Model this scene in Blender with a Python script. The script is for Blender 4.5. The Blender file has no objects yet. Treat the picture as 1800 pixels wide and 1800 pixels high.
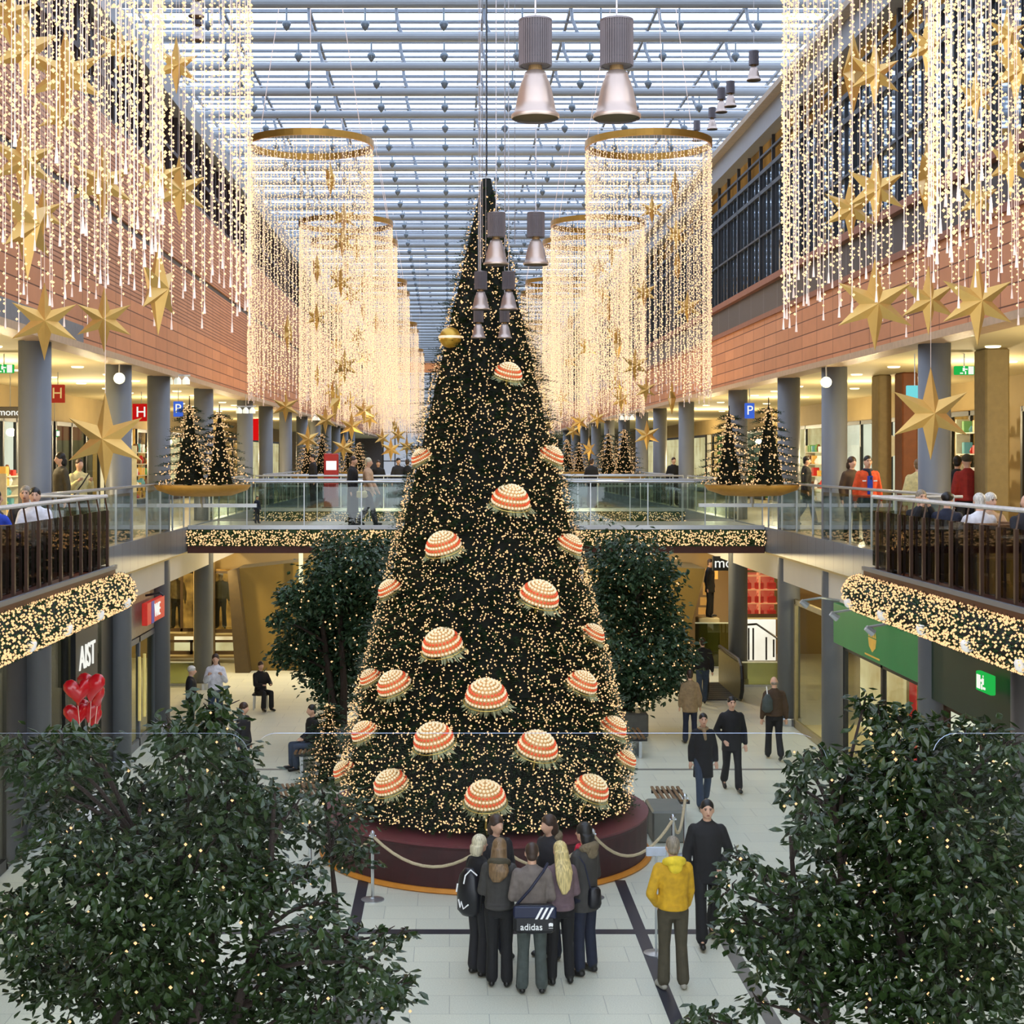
import bpy, math, random
import numpy as np
from mathutils import Vector, Matrix, Quaternion
PI = math.pi
F = 2700.0; HC = 6.3; VX = 790.0; VY = 805.0          # focal length in pixels, eye height, vanishing point
C = bpy.context.scene.collection
rnd = random.Random(7)
def at(px, py, d): return Vector(((px-VX)*d/F, d, HC+(VY-py)*d/F))
def ground(px, py, z=0.0):
    d = F*(HC-z)/(py-VY); return Vector(((px-VX)*d/F, d, z))
def lin(c):
    out = []
    for v in c[:3]:
        v = v/255.0
        out.append(v/12.92 if v <= .04045 else ((v+.055)/1.055)**2.4)
    return tuple(out)+(1.0,)
# ---------------------------------------------------------------- materials
MATS = {}
def nt(name):
    m = bpy.data.materials.new(name); m.use_nodes = True
    t = m.node_tree; t.nodes.clear()
    o = t.nodes.new('ShaderNodeOutputMaterial'); return m, t, o
def mat(name, col=(128,128,128), rough=.5, metal=0.0, emis=None, es=1.0, var=.12, scale=8.0, bump=0.0, coat=0.0, sheen=0.0):
    if name in MATS: return MATS[name]
    m, t, o = nt(name)
    b = t.nodes.new('ShaderNodeBsdfPrincipled')
    b.inputs['Roughness'].default_value = rough; b.inputs['Metallic'].default_value = metal
    if coat: b.inputs['Coat Weight'].default_value = coat
    if sheen: b.inputs['Sheen Weight'].default_value = sheen
    tc = t.nodes.new('ShaderNodeTexCoord')
    n = t.nodes.new('ShaderNodeTexNoise'); n.inputs['Scale'].default_value = scale; n.inputs['Detail'].default_value = 4
    t.links.new(tc.outputs['Object'], n.inputs['Vector'])
    r = t.nodes.new('ShaderNodeMapRange'); r.inputs['To Min'].default_value = 1-var*2; r.inputs['To Max'].default_value = 1+var*2
    t.links.new(n.outputs['Fac'], r.inputs['Value'])
    mx = t.nodes.new('ShaderNodeVectorMath'); mx.operation = 'SCALE'
    L = lin(col); mx.inputs[0].default_value = L[:3]
    t.links.new(r.outputs['Result'], mx.inputs['Scale']); t.links.new(mx.outputs[0], b.inputs['Base Color'])
    if bump:
        bp = t.nodes.new('ShaderNodeBump'); bp.inputs['Strength'].default_value = bump; bp.inputs['Distance'].default_value = .02
        t.links.new(n.outputs['Fac'], bp.inputs['Height']); t.links.new(bp.outputs[0], b.inputs['Normal'])
    if emis is not None:
        b.inputs['Emission Color'].default_value = lin(emis); b.inputs['Emission Strength'].default_value = es
    t.links.new(b.outputs[0], o.inputs[0])
    if emis is not None: m.cycles.emission_sampling = 'NONE'
    MATS[name] = m; return m
def glow(name, col, s, sample=False, tex=0.0, scale=3.0, col2=None):
    if name in MATS: return MATS[name]
    m, t, o = nt(name)
    e = t.nodes.new('ShaderNodeEmission'); e.inputs[0].default_value = lin(col); e.inputs[1].default_value = s
    if tex:
        tc = t.nodes.new('ShaderNodeTexCoord'); n = t.nodes.new('ShaderNodeTexNoise'); n.inputs['Scale'].default_value = scale
        n.inputs['Detail'].default_value = 5
        t.links.new(tc.outputs['Object'], n.inputs['Vector'])
        cr = t.nodes.new('ShaderNodeValToRGB'); cr.color_ramp.elements[0].position = .5-.5*(1-tex)*.5-.1; cr.color_ramp.elements[1].position = .62
        cr.color_ramp.elements[0].color = lin(col2 or (60,45,20)); cr.color_ramp.elements[1].color = lin(col)
        t.links.new(n.outputs['Fac'], cr.inputs[0]); t.links.new(cr.outputs[0], e.inputs[0])
    t.links.new(e.outputs[0], o.inputs[0])
    m.cycles.emission_sampling = 'FRONT' if sample else 'NONE'
    MATS[name] = m; return m
def glassm(name, tint=(235,242,240), refl=.1, rough=.02, fres=True):
    if name in MATS: return MATS[name]
    m, t, o = nt(name)
    tr = t.nodes.new('ShaderNodeBsdfTransparent'); tr.inputs[0].default_value = lin(tint)
    g = t.nodes.new('ShaderNodeBsdfGlossy'); g.inputs['Roughness'].default_value = rough
    mx = t.nodes.new('ShaderNodeMixShader'); mx.inputs[0].default_value = refl
    if fres:
        lw = t.nodes.new('ShaderNodeLayerWeight'); lw.inputs[0].default_value = .25
        mm = t.nodes.new('ShaderNodeMath'); mm.operation = 'MULTIPLY_ADD'; mm.inputs[1].default_value = .35; mm.inputs[2].default_value = refl*.6
        mm.use_clamp = True
        t.links.new(lw.outputs['Fresnel'], mm.inputs[0]); t.links.new(mm.outputs[0], mx.inputs[0])
    t.links.new(tr.outputs[0], mx.inputs[1]); t.links.new(g.outputs[0], mx.inputs[2]); t.links.new(mx.outputs[0], o.inputs[0])
    MATS[name] = m; return m
def brickm(name, c1, c2, cm, bw, bh, mort, axes='YZ', rough=.6, bump=.4, off=.5, noise=.5, rev=0.0, spec=.3):
    m, t, o = nt(name)
    b = t.nodes.new('ShaderNodeBsdfPrincipled'); b.inputs['Roughness'].default_value = rough
    b.inputs['Specular IOR Level'].default_value = spec
    g = t.nodes.new('ShaderNodeNewGeometry'); s = t.nodes.new('ShaderNodeSeparateXYZ'); c = t.nodes.new('ShaderNodeCombineXYZ')
    t.links.new(g.outputs['Position'], s.inputs[0])
    t.links.new(s.outputs[axes[0]], c.inputs[0]); t.links.new(s.outputs[axes[1]], c.inputs[1])
    k = t.nodes.new('ShaderNodeTexBrick'); k.offset = off
    k.inputs['Color1'].default_value = lin(c1); k.inputs['Color2'].default_value = lin(c2); k.inputs['Mortar'].default_value = lin(cm)
    k.inputs['Scale'].default_value = 1; k.inputs['Mortar Size'].default_value = mort; k.inputs['Brick Width'].default_value = bw; k.inputs['Row Height'].default_value = bh
    k.inputs['Mortar Smooth'].default_value = .2
    t.links.new(c.outputs[0], k.inputs['Vector'])
    n = t.nodes.new('ShaderNodeTexNoise'); n.inputs['Scale'].default_value = 55 if noise > .6 else 3; n.inputs['Detail'].default_value = 3
    t.links.new(g.outputs['Position'], n.inputs['Vector'])
    r = t.nodes.new('ShaderNodeMapRange'); r.inputs['To Min'].default_value = 1-.3*noise; r.inputs['To Max'].default_value = 1+.3*noise
    t.links.new(n.outputs['Fac'], r.inputs['Value'])
    mx = t.nodes.new('ShaderNodeVectorMath'); mx.operation = 'SCALE'
    t.links.new(k.outputs['Color'], mx.inputs[0]); t.links.new(r.outputs['Result'], mx.inputs['Scale']); t.links.new(mx.outputs[0], b.inputs['Base Color'])
    bp = t.nodes.new('ShaderNodeBump'); bp.inputs['Strength'].default_value = bump; bp.inputs['Distance'].default_value = .01; bp.invert = True
    t.links.new(k.outputs['Fac'], bp.inputs['Height']); t.links.new(bp.outputs[0], b.inputs['Normal'])
    t.links.new(b.outputs[0], o.inputs[0]); MATS[name] = m; return m
# ---------------------------------------------------------------- mesh builder
class MB:
    def __init__(s): s.v = []; s.f = []; s.mi = []; s.m = 0
    def add(s, vs, fs):
        o = len(s.v); s.v.extend([tuple(v) for v in vs])
        s.f.extend([tuple(i+o for i in f) for f in fs]); s.mi.extend([s.m]*len(fs)); return s
    def box(s, x0, x1, y0, y1, z0, z1):
        return s.add([(x0,y0,z0),(x1,y0,z0),(x1,y1,z0),(x0,y1,z0),(x0,y0,z1),(x1,y0,z1),(x1,y1,z1),(x0,y1,z1)],
              [(0,3,2,1),(4,5,6,7),(0,1,5,4),(1,2,6,5),(2,3,7,6),(3,0,4,7)])
    def rbox(s, x0, x1, y0, y1, z0, z1, b=.01):
        # box with chamfered vertical and top edges
        xs = [(x0+b,y0),(x1-b,y0),(x1,y0+b),(x1,y1-b),(x1-b,y1),(x0+b,y1),(x0,y1-b),(x0,y0+b)]
        cx, cy = (x0+x1)/2, (y0+y1)/2
        sh = lambda k: [(cx+(x-cx)*k[0], cy+(y-cy)*k[1]) for x, y in xs]
        kx = ((x1-x0)/2-b)/((x1-x0)/2); ky = ((y1-y0)/2-b)/((y1-y0)/2)
        R = [[(x,y,z0) for x,y in sh((kx,ky))],[(x,y,z0+b) for x,y in xs],[(x,y,z1-b) for x,y in xs],[(x,y,z1) for x,y in sh((kx,ky))]]
        return s.rings(R)
    def rings(s, R, cap=True, close=True):
        n = len(R[0]); vs = [p for r in R for p in r]; fs = []
        for i in range(len(R)-1):
            for j in range(n if close else n-1):
                k = (j+1) % n
                fs.append((i*n+j, i*n+k, (i+1)*n+k, (i+1)*n+j))
        if cap:
            fs.append(tuple(reversed(range(n)))); fs.append(tuple((len(R)-1)*n+j for j in range(n)))
        return s.add(vs, fs)
    def tube(s, pts, rad, n=8, cap=True, flat=1.0):
        pts = [Vector(p) for p in pts]
        if not hasattr(rad, '__len__'): rad = [rad]*len(pts)
        R = []; up = None
        for i, p in enumerate(pts):
            d = (pts[min(i+1,len(pts)-1)]-pts[max(i-1,0)])
            if d.length < 1e-9: d = Vector((0,0,1))
            d.normalize()
            if up is None:
                up = Vector((0,0,1)) if abs(d.z) < .9 else Vector((1,0,0))
            u = (up - d*up.dot(d))
            if u.length < 1e-6: u = d.orthogonal()
            u.normalize(); w = d.cross(u); up = u
            R.append([p + u*(math.cos(2*PI*j/n)*rad[i]) + w*(math.sin(2*PI*j/n)*rad[i]*flat) for j in range(n)])
        return s.rings(R, cap)
    def cap(s, p0, p1, r0, r1, n=10):
        # rounded tapered limb
        p0 = Vector(p0); p1 = Vector(p1); d = (p1-p0)
        L = d.length or 1e-6; d = d/L
        P = [p0-d*r0*.95, p0-d*r0*.7, p0, p0+d*L*.5, p1, p1+d*r1*.7, p1+d*r1*.95]
        return s.tube(P, [r0*.25, r0*.72, r0, (r0+r1)/2, r1, r1*.72, r1*.25], n)
    def ell(s, c, r, n=12, m=8):
        c = Vector(c); R = []
        for i in range(m+1):
            a = -PI/2+PI*i/m; a = max(-PI/2+.05, min(PI/2-.05, a))
            R.append([(c.x+r[0]*math.cos(a)*math.cos(2*PI*j/n), c.y+r[1]*math.cos(a)*math.sin(2*PI*j/n), c.z+r[2]*math.sin(a)) for j in range(n)])
        return s.rings(R)
    def loft(s, L, n=14):
        return s.rings([[(cx+rx*math.cos(2*PI*j/n), cy+ry*math.sin(2*PI*j/n), z) for j in range(n)] for cx,cy,z,rx,ry in L])
    def lathe(s, prof, n=24, c=(0,0,0), cap=True):
        return s.rings([[(c[0]+r*math.cos(2*PI*j/n), c[1]+r*math.sin(2*PI*j/n), c[2]+z) for j in range(n)] for r,z in prof], cap)
    def build(s, name, mats, parent=None, smooth=False, loc=None):
        me = bpy.data.meshes.new(name); me.from_pydata(s.v, [], s.f)
        if not isinstance(mats, (list, tuple)): mats = [mats]
        for m in mats: me.materials.append(m)
        if len(mats) > 1: me.polygons.foreach_set('material_index', s.mi)
        if smooth: me.polygons.foreach_set('use_smooth', [True]*len(me.polygons))
        me.update()
        return link(name, me, parent, loc)
def link(name, me, parent=None, loc=None):
    o = bpy.data.objects.new(name, me); C.objects.link(o)
    if parent is not None: o.parent = parent
    if loc is not None: o.location = loc
    return o
def remesh(o, vox, smooth=2):
    m = o.modifiers.new('r', 'REMESH'); m.mode = 'VOXEL'; m.voxel_size = vox; m.use_smooth_shade = True
    if smooth:
        q = o.modifiers.new('s', 'SMOOTH'); q.iterations = smooth; q.factor = .6
    return o
def tag(o, label, cat, group=None, kind=None):
    o['label'] = label; o['category'] = cat
    if group: o['group'] = group
    if kind: o['kind'] = kind
    return o
def thing(name, label, cat, loc=(0,0,0), rz=0.0, group=None):
    o = bpy.data.objects.new(name, None); C.objects.link(o); o.location = loc; o.rotation_euler = (0,0,rz)
    o.empty_display_size = .1
    return tag(o, label, cat, group)
def struct(o): o['kind'] = 'structure'; return o
def dup(root, loc, rot=None, label=None, scale=None, group=None):
    r = root.copy(); C.objects.link(r); r.location = loc
    if rot is not None: r.rotation_euler = rot if hasattr(rot,'__len__') else (0,0,rot)
    if scale is not None: r.scale = (scale,)*3 if not hasattr(scale,'__len__') else scale
    if label: r['label'] = label
    if group: r['group'] = group
    for ch in list(root.children):
        c = ch.copy(); C.objects.link(c); c.parent = r
        for g in list(ch.children):
            d = g.copy(); C.objects.link(d); d.parent = c
    return r
OCT = np.array([(1,0,0),(-1,0,0),(0,1,0),(0,-1,0),(0,0,1),(0,0,-1)], float)
OCF = np.array([(0,2,4),(2,1,4),(1,3,4),(3,0,4),(2,0,5),(1,2,5),(3,1,5),(0,3,5)])
def bulbs_mesh(name, P, r, m, jit=.25):
    P = np.asarray(P, float); n = len(P); rs = np.random.RandomState(n)
    R = r*(1+jit*(rs.rand(n,1,1)*2-1))
    V = (P[:,None,:]+OCT[None]*R).reshape(-1,3)
    Fc = (OCF[None]+(np.arange(n)*6)[:,None,None]).reshape(-1,3)
    me = bpy.data.meshes.new(name); me.from_pydata(V.tolist(), [], Fc.tolist()); me.materials.append(m); me.update()
    return me
def text(s, size, m, parent, loc, rot, name='lettering', ext=.01, align='CENTER', sx=1.0):
    cu = bpy.data.curves.new(name, 'FONT'); cu.body = s; cu.size = size; cu.extrude = ext; cu.align_x = align; cu.align_y = 'CENTER'
    tmp = bpy.data.objects.new(name, cu); me = bpy.data.meshes.new_from_object(tmp); me.name = name
    bpy.data.objects.remove(tmp); me.materials.clear(); me.materials.append(m)
    o = bpy.data.objects.new(name, me); C.objects.link(o)
    o.parent = parent; o.location = loc; o.rotation_euler = rot; o.scale = (sx,1,1); return o
ORD = ['first','second','third','fourth','fifth','sixth','seventh','eighth','ninth','tenth','eleventh','twelfth','thirteenth','fourteenth','fifteenth','sixteenth','seventeenth','eighteenth','nineteenth','twentieth','twenty-first','twenty-second','twenty-third','twenty-fourth','twenty-fifth','twenty-sixth','twenty-seventh','twenty-eighth','twenty-ninth','thirtieth']
# common materials
M_grey = mat('painted grey steel', (106,110,116), .45, var=.05, scale=2)
M_steel = mat('brushed steel', (190,195,200), .3, .8, var=.04)
M_pipe = mat('roof steel paint', (146,152,158), .4, .1, var=.05, scale=1.5)
M_dark = mat('dark frame', (26,28,30), .4, var=.1)
M_brown = mat('brown bronze bar', (70,48,36), .4, .3, var=.1)
M_cream = mat('cream plaster', (225,208,160), .8, var=.04, scale=1)
M_white = mat('white plaster', (214,208,194), .8, var=.04, scale=1)
M_gold = mat('gold foil', (206,168,96), .38, .62, var=.1, scale=5)
M_goldr = mat('gold ring', (190,140,60), .3, .7, var=.1, scale=5)
M_bulb = glow('warm bulb', (255,219,167), 1.5)
M_bulbp = glow('peach bulb', (255,204,146), 1.45)
M_wire = mat('white wire', (235,215,205), .6, var=.02, emis=(255,215,185), es=.16)
M_needle = mat('fir needles', (30,66,28), .6, var=.5, scale=14)
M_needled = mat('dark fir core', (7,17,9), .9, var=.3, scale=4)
M_leaf = mat('ficus leaf', (36,54,22), .3, var=.55, scale=6)
M_bark = mat('bark', (44,32,26), .85, var=.3, scale=18, bump=.5)
M_glass = glassm('clear railing glass', (236,242,240), .06)
M_shopglass = glassm('shop glass', (238,242,236), .07, fres=False)
# ================================================================= SETTING
XL, XR = -6.45, 7.75
M_floor = brickm('terrazzo tiles', (226,227,208), (217,219,202), (186,190,176), .9, .6, .006, 'XY', .34, .1, .5, .8, spec=.4)
M_stripe = mat('dark slate stripe', (44,46,58), .4, var=.1)
M_stripe2 = mat('grey slate stripe', (112,110,106), .45, var=.1)
M_terra = brickm('terracotta panels', (214,146,104), (198,133,94), (108,64,44), 1.35, .29, .012, 'YZ', .6, .4, 0.0, .35)
M_louv = brickm('terracotta louvres', (206,146,110), (192,134,100), (130,80,58), 1.35, .085, .014, 'YZ', .6, .6, 0.0, .35)
M_fascia = brickm('grey metal fascia panels', (122,128,136), (114,120,128), (60,64,70), .75, 3.0, .012, 'YZ', .35, .3, 0.0, .2)
M_dkwin = brickm('dark brown glazing', (52,34,28), (40,27,24), (84,58,46), .5, 3.0, .03, 'YZ', .25, .3, 0.0, .3)
M_soff = mat('soffit', (196,190,172), .7, var=.04, scale=1)
M_ochre = mat('ochre wall', (120,98,42), .6, var=.12, scale=.7)
M_glasspane = glow('glazing sky', (255,255,255), 1)
def sbox(name, x0,x1,y0,y1,z0,z1, m): return struct(MB().box(x0,x1,y0,y1,z0,z1).build(name, m))
sbox('floor_1', -12.2, 13.4, -4, 152, -.2, 0, M_floor)
# inlaid stripes
for i,(x0,x1,y0,y1,m) in enumerate([(-6.4,7.7,20.32,20.52,M_stripe),(2.46,2.62,6,22.9,M_stripe),(-1.36,-1.20,6,22.9,M_stripe),(3.52,3.7,6,20.32,M_stripe2),(-2.46,-2.30,6,20.32,M_stripe2),(-6.4,7.7,31,31.12,M_stripe2)]):
    sbox('trim_%d'%(i+1), x0,x1,y0,y1,-.01,.004+.001*(i%2),m)
# upper galleries
M_flu = mat('gallery floor', (168,160,140), .35, var=.06, scale=2)
M_floors = [M_flu, M_soff]
for s,x0,x1 in (('left',-11.6,XL),('right',XR,13.0)):
    sbox('floor_2' if s=='left' else 'floor_3', x0,x1,3,150,4.06,4.6,M_flu)
    sbox('ceiling_%s_lower'%s, x0,x1,3,150,3.96,4.055,M_cream)
    sbox('ceiling_%s_upper'%s, x0,x1,3,150,8.2,8.3,M_cream)
# edge fascia and brick walls
def fasc(s, X, sg):   # sg: +1 left side (faces +x)
    a, b = (X, X+.06) if sg>0 else (X-.06, X)
    struct(MB().box(a,b,23.6,150,4.02,4.62).build('trim_fascia_%s'%s, M_fascia))
    c, d = (X-.25, X-.1) if sg>0 else (X+.1, X+.25)
    struct(MB().box(c,d,3,150,3.4,3.96).build('trim_soffit_%s'%s, M_white))
fasc('left', XL, 1); fasc('right', XR, -1)
sbox('wall_left', XL-.35, XL, 3, 150, 8.3, 9.5, M_terra)
sbox('wall_left_middle', XL-.35, XL, 3, 150, 9.5, 10.85, M_louv)
sbox('trim_7', XL-.35, XL-.05, 3, 150, 10.85, 11.0, M_dark)  # shadow gap between the louvre bands, its shade given as dark colour
sbox('wall_left_top', XL-.35, XL, 3, 150, 11.0, 12.7, M_louv)
sbox('trim_8', XL-.3, XL+.02, 12, 27.0, 8.24, 8.62, mat('zinc edge', (112,116,122), .5))
sbox('trim_9', XL-.35, XL+.1, 3, 150, 8.18, 8.30, mat('soffit edge', (190,160,130), .5))
sbox('trim_10', XR-.1, XR+.35, 3, 150, 8.18, 8.30, MATS['soffit edge'])
sbox('wall_right', XR, XR+.35, 3, 150, 8.3, 9.72, M_terra)
sbox('trim_11', XR-.05, XR+.3, 3, 150, 9.72, 9.84, mat('red sill', (140,84,62), .5))
# dark spandrel strip with panel joints
M_span = brickm('dark spandrel', (52,50,56), (44,42,48), (92,92,98), 1.6, 4.0, .03, 'YZ', .35, .3, 0.0, .3)
sbox('wall_right_spandrel', XR+.1, XR+.35, 3, 150, 9.84, 10.55, M_span)
sbox('trim_12', XR-.04, XR+.3, 3, 150, 10.55, 10.7, MATS['red sill'])
M_rglass = nt_m = None
def refl_glass(name, col, refl):
    m,t,o = nt(name); b = t.nodes.new('ShaderNodeBsdfDiffuse'); b.inputs[0].default_value = lin(col)
    g = t.nodes.new('ShaderNodeBsdfGlossy'); g.inputs['Roughness'].default_value=.03; g.inputs[0].default_value=lin((215,225,235))
    mx = t.nodes.new('ShaderNodeMixShader'); mx.inputs[0].default_value=refl
    n = t.nodes.new('ShaderNodeTexNoise'); n.inputs['Scale'].default_value=.6; bp=t.nodes.new('ShaderNodeBump'); bp.inputs['Strength'].default_value=.02
    t.links.new(n.outputs['Fac'], bp.inputs['Height']); t.links.new(bp.outputs[0], g.inputs['Normal'])
    t.links.new(b.outputs[0],mx.inputs[1]); t.links.new(g.outputs[0],mx.inputs[2]); t.links.new(mx.outputs[0],o.inputs[0]); MATS[name]=m; return m
M_rglass = refl_glass('dark reflecting glazing', (60,70,78), .72)
M_amber = glow('amber clerestory', (150,112,60), .75, tex=.5, scale=.8, col2=(70,50,30))
# right-hand glazing: one window per 6 m bay
def right_bay():
    w = MB().box(XR+.2,XR+.25,0,6,10.7,13.55).build('window_1', M_rglass); struct(w)
    MB().box(XR+.2,XR+.26,0,6,13.55,14.2).build('clerestory', M_amber, w)
    f = MB()
    for k in range(5):
        t = .045 if k%2==0 else .025
        f.box(XR+.12,XR+.2,k*1.5-t,k*1.5+t,10.7,14.2) if k<4 else None
    for k in range(12): f.box(XR+.16,XR+.2,.25+k*.5-.012,.25+k*.5+.012,10.7,13.5)
    for z,t in ((10.72,.06),(11.9,.025),(13.0,.05),(13.5,.05),(13.9,.03)): f.box(XR+.12,XR+.2,0,6,z-t,z+t)
    f.build('frame', mat('anthracite frame', (44,46,50), .4), w); return w
rb = right_bay(); n=1
rb.location.y = 6
for k in range(1,24):
    n+=1; r = dup(rb, (0,6+6*k,0)); r.name = 'window_%d'%n
def left_bay():
    w = MB().box(XL-.3,XL-.2,0,6,12.7,14.5).build('window_30', M_dkwin); struct(w)
    f = MB()
    for k in range(6): f.box(XL-.2,XL-.1,k,k+.07,12.7,14.5)
    f.box(XL-.2,XL-.08,0,6,13.5,13.6); f.box(XL-.2,XL-.02,0,6,12.68,12.8)
    f.build('frame', mat('brown frame', (58,40,34), .5), w); return w
lb = left_bay(); lb.location.y = 6; n = 30
for k in range(1,24):
    n+=1; r = dup(lb, (0,6+6*k,0)); r.name = 'window_%d'%n
# eaves
M_eave = mat('eave grey', (150,152,156), .5, .1, var=.04)
sbox('trim_13', XL-.9, XL+.12, 3, 150, 14.5, 15.0, M_eave)
sbox('trim_14', XR-.12, XR+.9, 3, 150, 14.2, 14.75, M_eave)
sbox('trim_15', XR-.35, XR+.1, 3, 150, 14.72, 14.86, mat('warm eave cap',(176,160,140),.5))
sbox('wall_left_upstand', -8.6,-8.45, -3,150, 15.0,16.6, mat('upstand',(226,230,236),.7))
sbox('wall_right_upstand', 9.75,9.9, -3,150, 14.75,16.6, MATS['upstand'])
# glass roof
M_roofglass = glassm('roof glass', (240,246,255), .04, fres=False)
sbox('ceiling', -8.6, 9.9, -6, 150, 16.5, 16.52, M_roofglass)
M_purl = mat('roof purlin', (124,132,142), .5, .1)
M_white2 = mat('roof rail white', (205,212,222), .5)
def roof_bay():
    m = MB()
    m.m=0; m.tube([(-7.3,0,15.6),(8.55,0,15.6)], .105, 12)
    m.m=1
    for dy,z,t in ((.35,16.4,.03),(.85,16.42,.045),(1.3,16.3,.02),(1.7,16.42,.04),(2.2,16.4,.03)): m.box(-8.4,9.7,dy-t,dy+t,z-t*.8,z+t*.8)
    for k in range(9):
        x = -6.9+k*1.95
        m.m=1; m.tube([(x,0,15.65),(x-.12,.18,16.05),(x-.14,.3,16.4)], .04, 5)
        m.box(x-.17,x-.11,0,2.55,16.33,16.4)
    m.m=2; m.tube([(-8,1.05,16.0),(9.2,1.05,16.0)], .022, 5)
    return m
rm = roof_bay().build('ceiling_beam', [M_pipe, M_purl, M_white2], smooth=False); struct(rm)
rm.location.y = 31.4-2.55*13; DP = 2.55
for k in range(1,59):
    r = rm.copy(); C.objects.link(r); r.location.y = 31.4-2.55*13+k*DP
# end wall of the mall
struct(MB().box(-12,13.4,150,150.3,0,16.6).build('wall_end', mat('end wall', (120,110,104), .8)))
w = struct(MB().box(XL,XR,149.8,149.9,4.6,15).build('window_60', glow('end window light', (178,186,200), .95)))
f = MB()
for k in range(13): f.box(XL+k*1.15-.05,XL+k*1.15+.05,149.6,149.8,4.6,15)
for k in range(8): f.box(XL,XR,149.6,149.8,4.6+k*1.4-.05,4.6+k*1.4+.05)
f.build('frame', MATS['anthracite frame'], w)
sbox('trim_16', XL,XR,148.8,149.4,14.6,15.5, mat('orange band',(190,120,70),.6,emis=(190,120,70),es=.4))
# ---------------------------------------------------------------- columns
def column():
    o = MB().lathe([(.262,0),(.262,8.19)], 28).build('round_column', M_grey, smooth=False)
    for p in o.data.polygons: p.use_smooth = len(p.vertices)==4
    MB().lathe([(.29,.0),(.29,.16),(.275,.18)], 28).build('base_ring', M_steel, o)
    return o
c0 = column(); first=True
LC = [18.4,24.9,31.2,35.5,42,50.5,56.2,63,70,77,84,91,98,105]; RC = [21.2,25.4,32,36.3,42.7,52,58.5,64,70.5,77,84,91,98,105]
for side,X,L in (('left',-6.72,LC),('right',8.02,RC)):
    for i,d in enumerate(L):
        o = c0 if first else dup(c0,(0,0,0)); first=False
        o.location=(X,d,0)
        o.scale=(1,1,.485 if (side,d) in (('right',21.2),('left',18.4)) else 1)   # short ones stand under the café balconies
        tag(o, 'round slate grey column, %s along the %s gallery counted from the front'%(ORD[i],side), 'column', 'round columns along the galleries')
# ---------------------------------------------------------------- shop back walls, both levels
M_shopcream = glow('shop light cream', (255,240,190), 1.0, tex=.4, scale=.9, col2=(190,160,100))
M_shopwhite = glow('shop light white', (255,253,236), 1.15, tex=.3, scale=.6, col2=(215,205,180))
M_shopamber = glow('shop light amber', (235,175,85), .9, tex=.7, scale=1.6, col2=(60,40,18))
M_shopdark = mat('shop dark', (64,58,48), .6, var=.3, scale=2)
M_walltan = mat('gallery wall tan', (176,152,104), .7, var=.08, scale=1)
sbox('wall_left_back', -11.7,-11.55, 3,150, 0,8.25, M_walltan)
sbox('wall_right_back', 13.0,13.15, 3,150, 0,8.25, M_walltan)
cnt = dict(n=70)
def shopfront(side, y0, y1, z0, z1, X, mback, depth=1.0, frame=.06, mull=2, framem=None, label=None, name='shop_window', extra=None):
    """a lit display window: back panel, glass, frame; faces the mall axis"""
    sg = 1 if side=='left' else -1
    t = thing(name, label, 'shop window', (X, y0, z0))
    L = y1-y0; H = z1-z0
    xb = -sg*depth
    MB().box(min(xb,xb-.04*sg),max(xb,xb-.04*sg),0,L,0,H).build('back_panel', mback, t)
    MB().box(min(0,xb),max(0,xb),0,L,0,.06).build('display_floor', M_cream, t)
    MB().box(min(-.01,.01),.01,0,L,0,H).build('pane', M_shopglass, t)
    f = MB()
    for k in range(mull+1):
        y = L*k/mull; f.box(-.04,.04,y-frame/2,y+frame/2,0,H)
    f.box(-.04,.04,0,L,H-frame,H); f.box(-.04,.04,0,L,0,frame*1.5)
    f.build('frame', framem or M_dark, t)
    return t
# upper level, left back wall (z 4.6 - 8.2)
U = [(37.6,41.2,M_shopwhite,'bright white shop window at the far left of the upper gallery'),
     (41.6,43.6,M_shopdark,'dark shop entrance beyond the first upper left column'),
     (44.0,49.5,M_shopdark,'dark shop front behind the big hanging star on the upper left gallery'),
     (50.5,54.5,M_shopcream,'cream lit shop window under the red H sign'),
     (55.5,61,M_shopamber,'amber shop window left of the twin fir trees on the upper left gallery'),
     (62,70,M_shopcream,'cream shop window behind the twin fir trees on the upper left gallery'),
     (72,84,M_shopamber,'long amber shop window far along the upper left gallery'),
     (86,110,M_shopcream,'farthest cream shop window along the upper left gallery')]
for y0,y1,m,l in U: shopfront('left', y0,y1,4.62,7.35,-11.3,m,.2,.12,3,label=l)
U = [(26.5,29.2,M_shopdark,'dark brown shop entrance at the far right of the upper gallery'),
     (31.2,34.0,M_shopamber,'golden shop window beside the stone pier on the upper right gallery'),
     (36.0,40.2,M_shopamber,'amber shop window behind the star on the upper right gallery'),
     (41.0,50.5,M_shopwhite,'wide bright white shop with plates on the upper right gallery'),
     (52,60,M_shopcream,'cream shop window behind the right twin fir trees'),
     (62,74,mat('green shop',(40,110,50),.6),'green fronted shop far along the upper right gallery'),
     (76,100,M_shopcream,'farthest cream shop window along the upper right gallery')]
for y0,y1,m,l in U: shopfront('right', y0,y1,4.62,7.45,12.7,m,.2,.12,3,label=l)
# stone piers at the upper right
for i,(px,d,w) in enumerate([(1754,26.5,.42),(1556,35,.3),(1600,34,.35)]):
    p = at(px,700,d); tag(MB().rbox(p.x-w/2,p.x+w/2,d,d+.6,4.6,8.2,.03).build('stone_pier', mat('pier stone',(150,130,84),.6) if i!=2 else mat('pier brown',(120,66,30),.6)), ['wide tan stone pier at the far right of the upper gallery','slim grey pier left of the large star on the upper right gallery','brown pier just left of the large star on the upper right gallery'][i],'pier')
p0=at(1476,715,44); 
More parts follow.
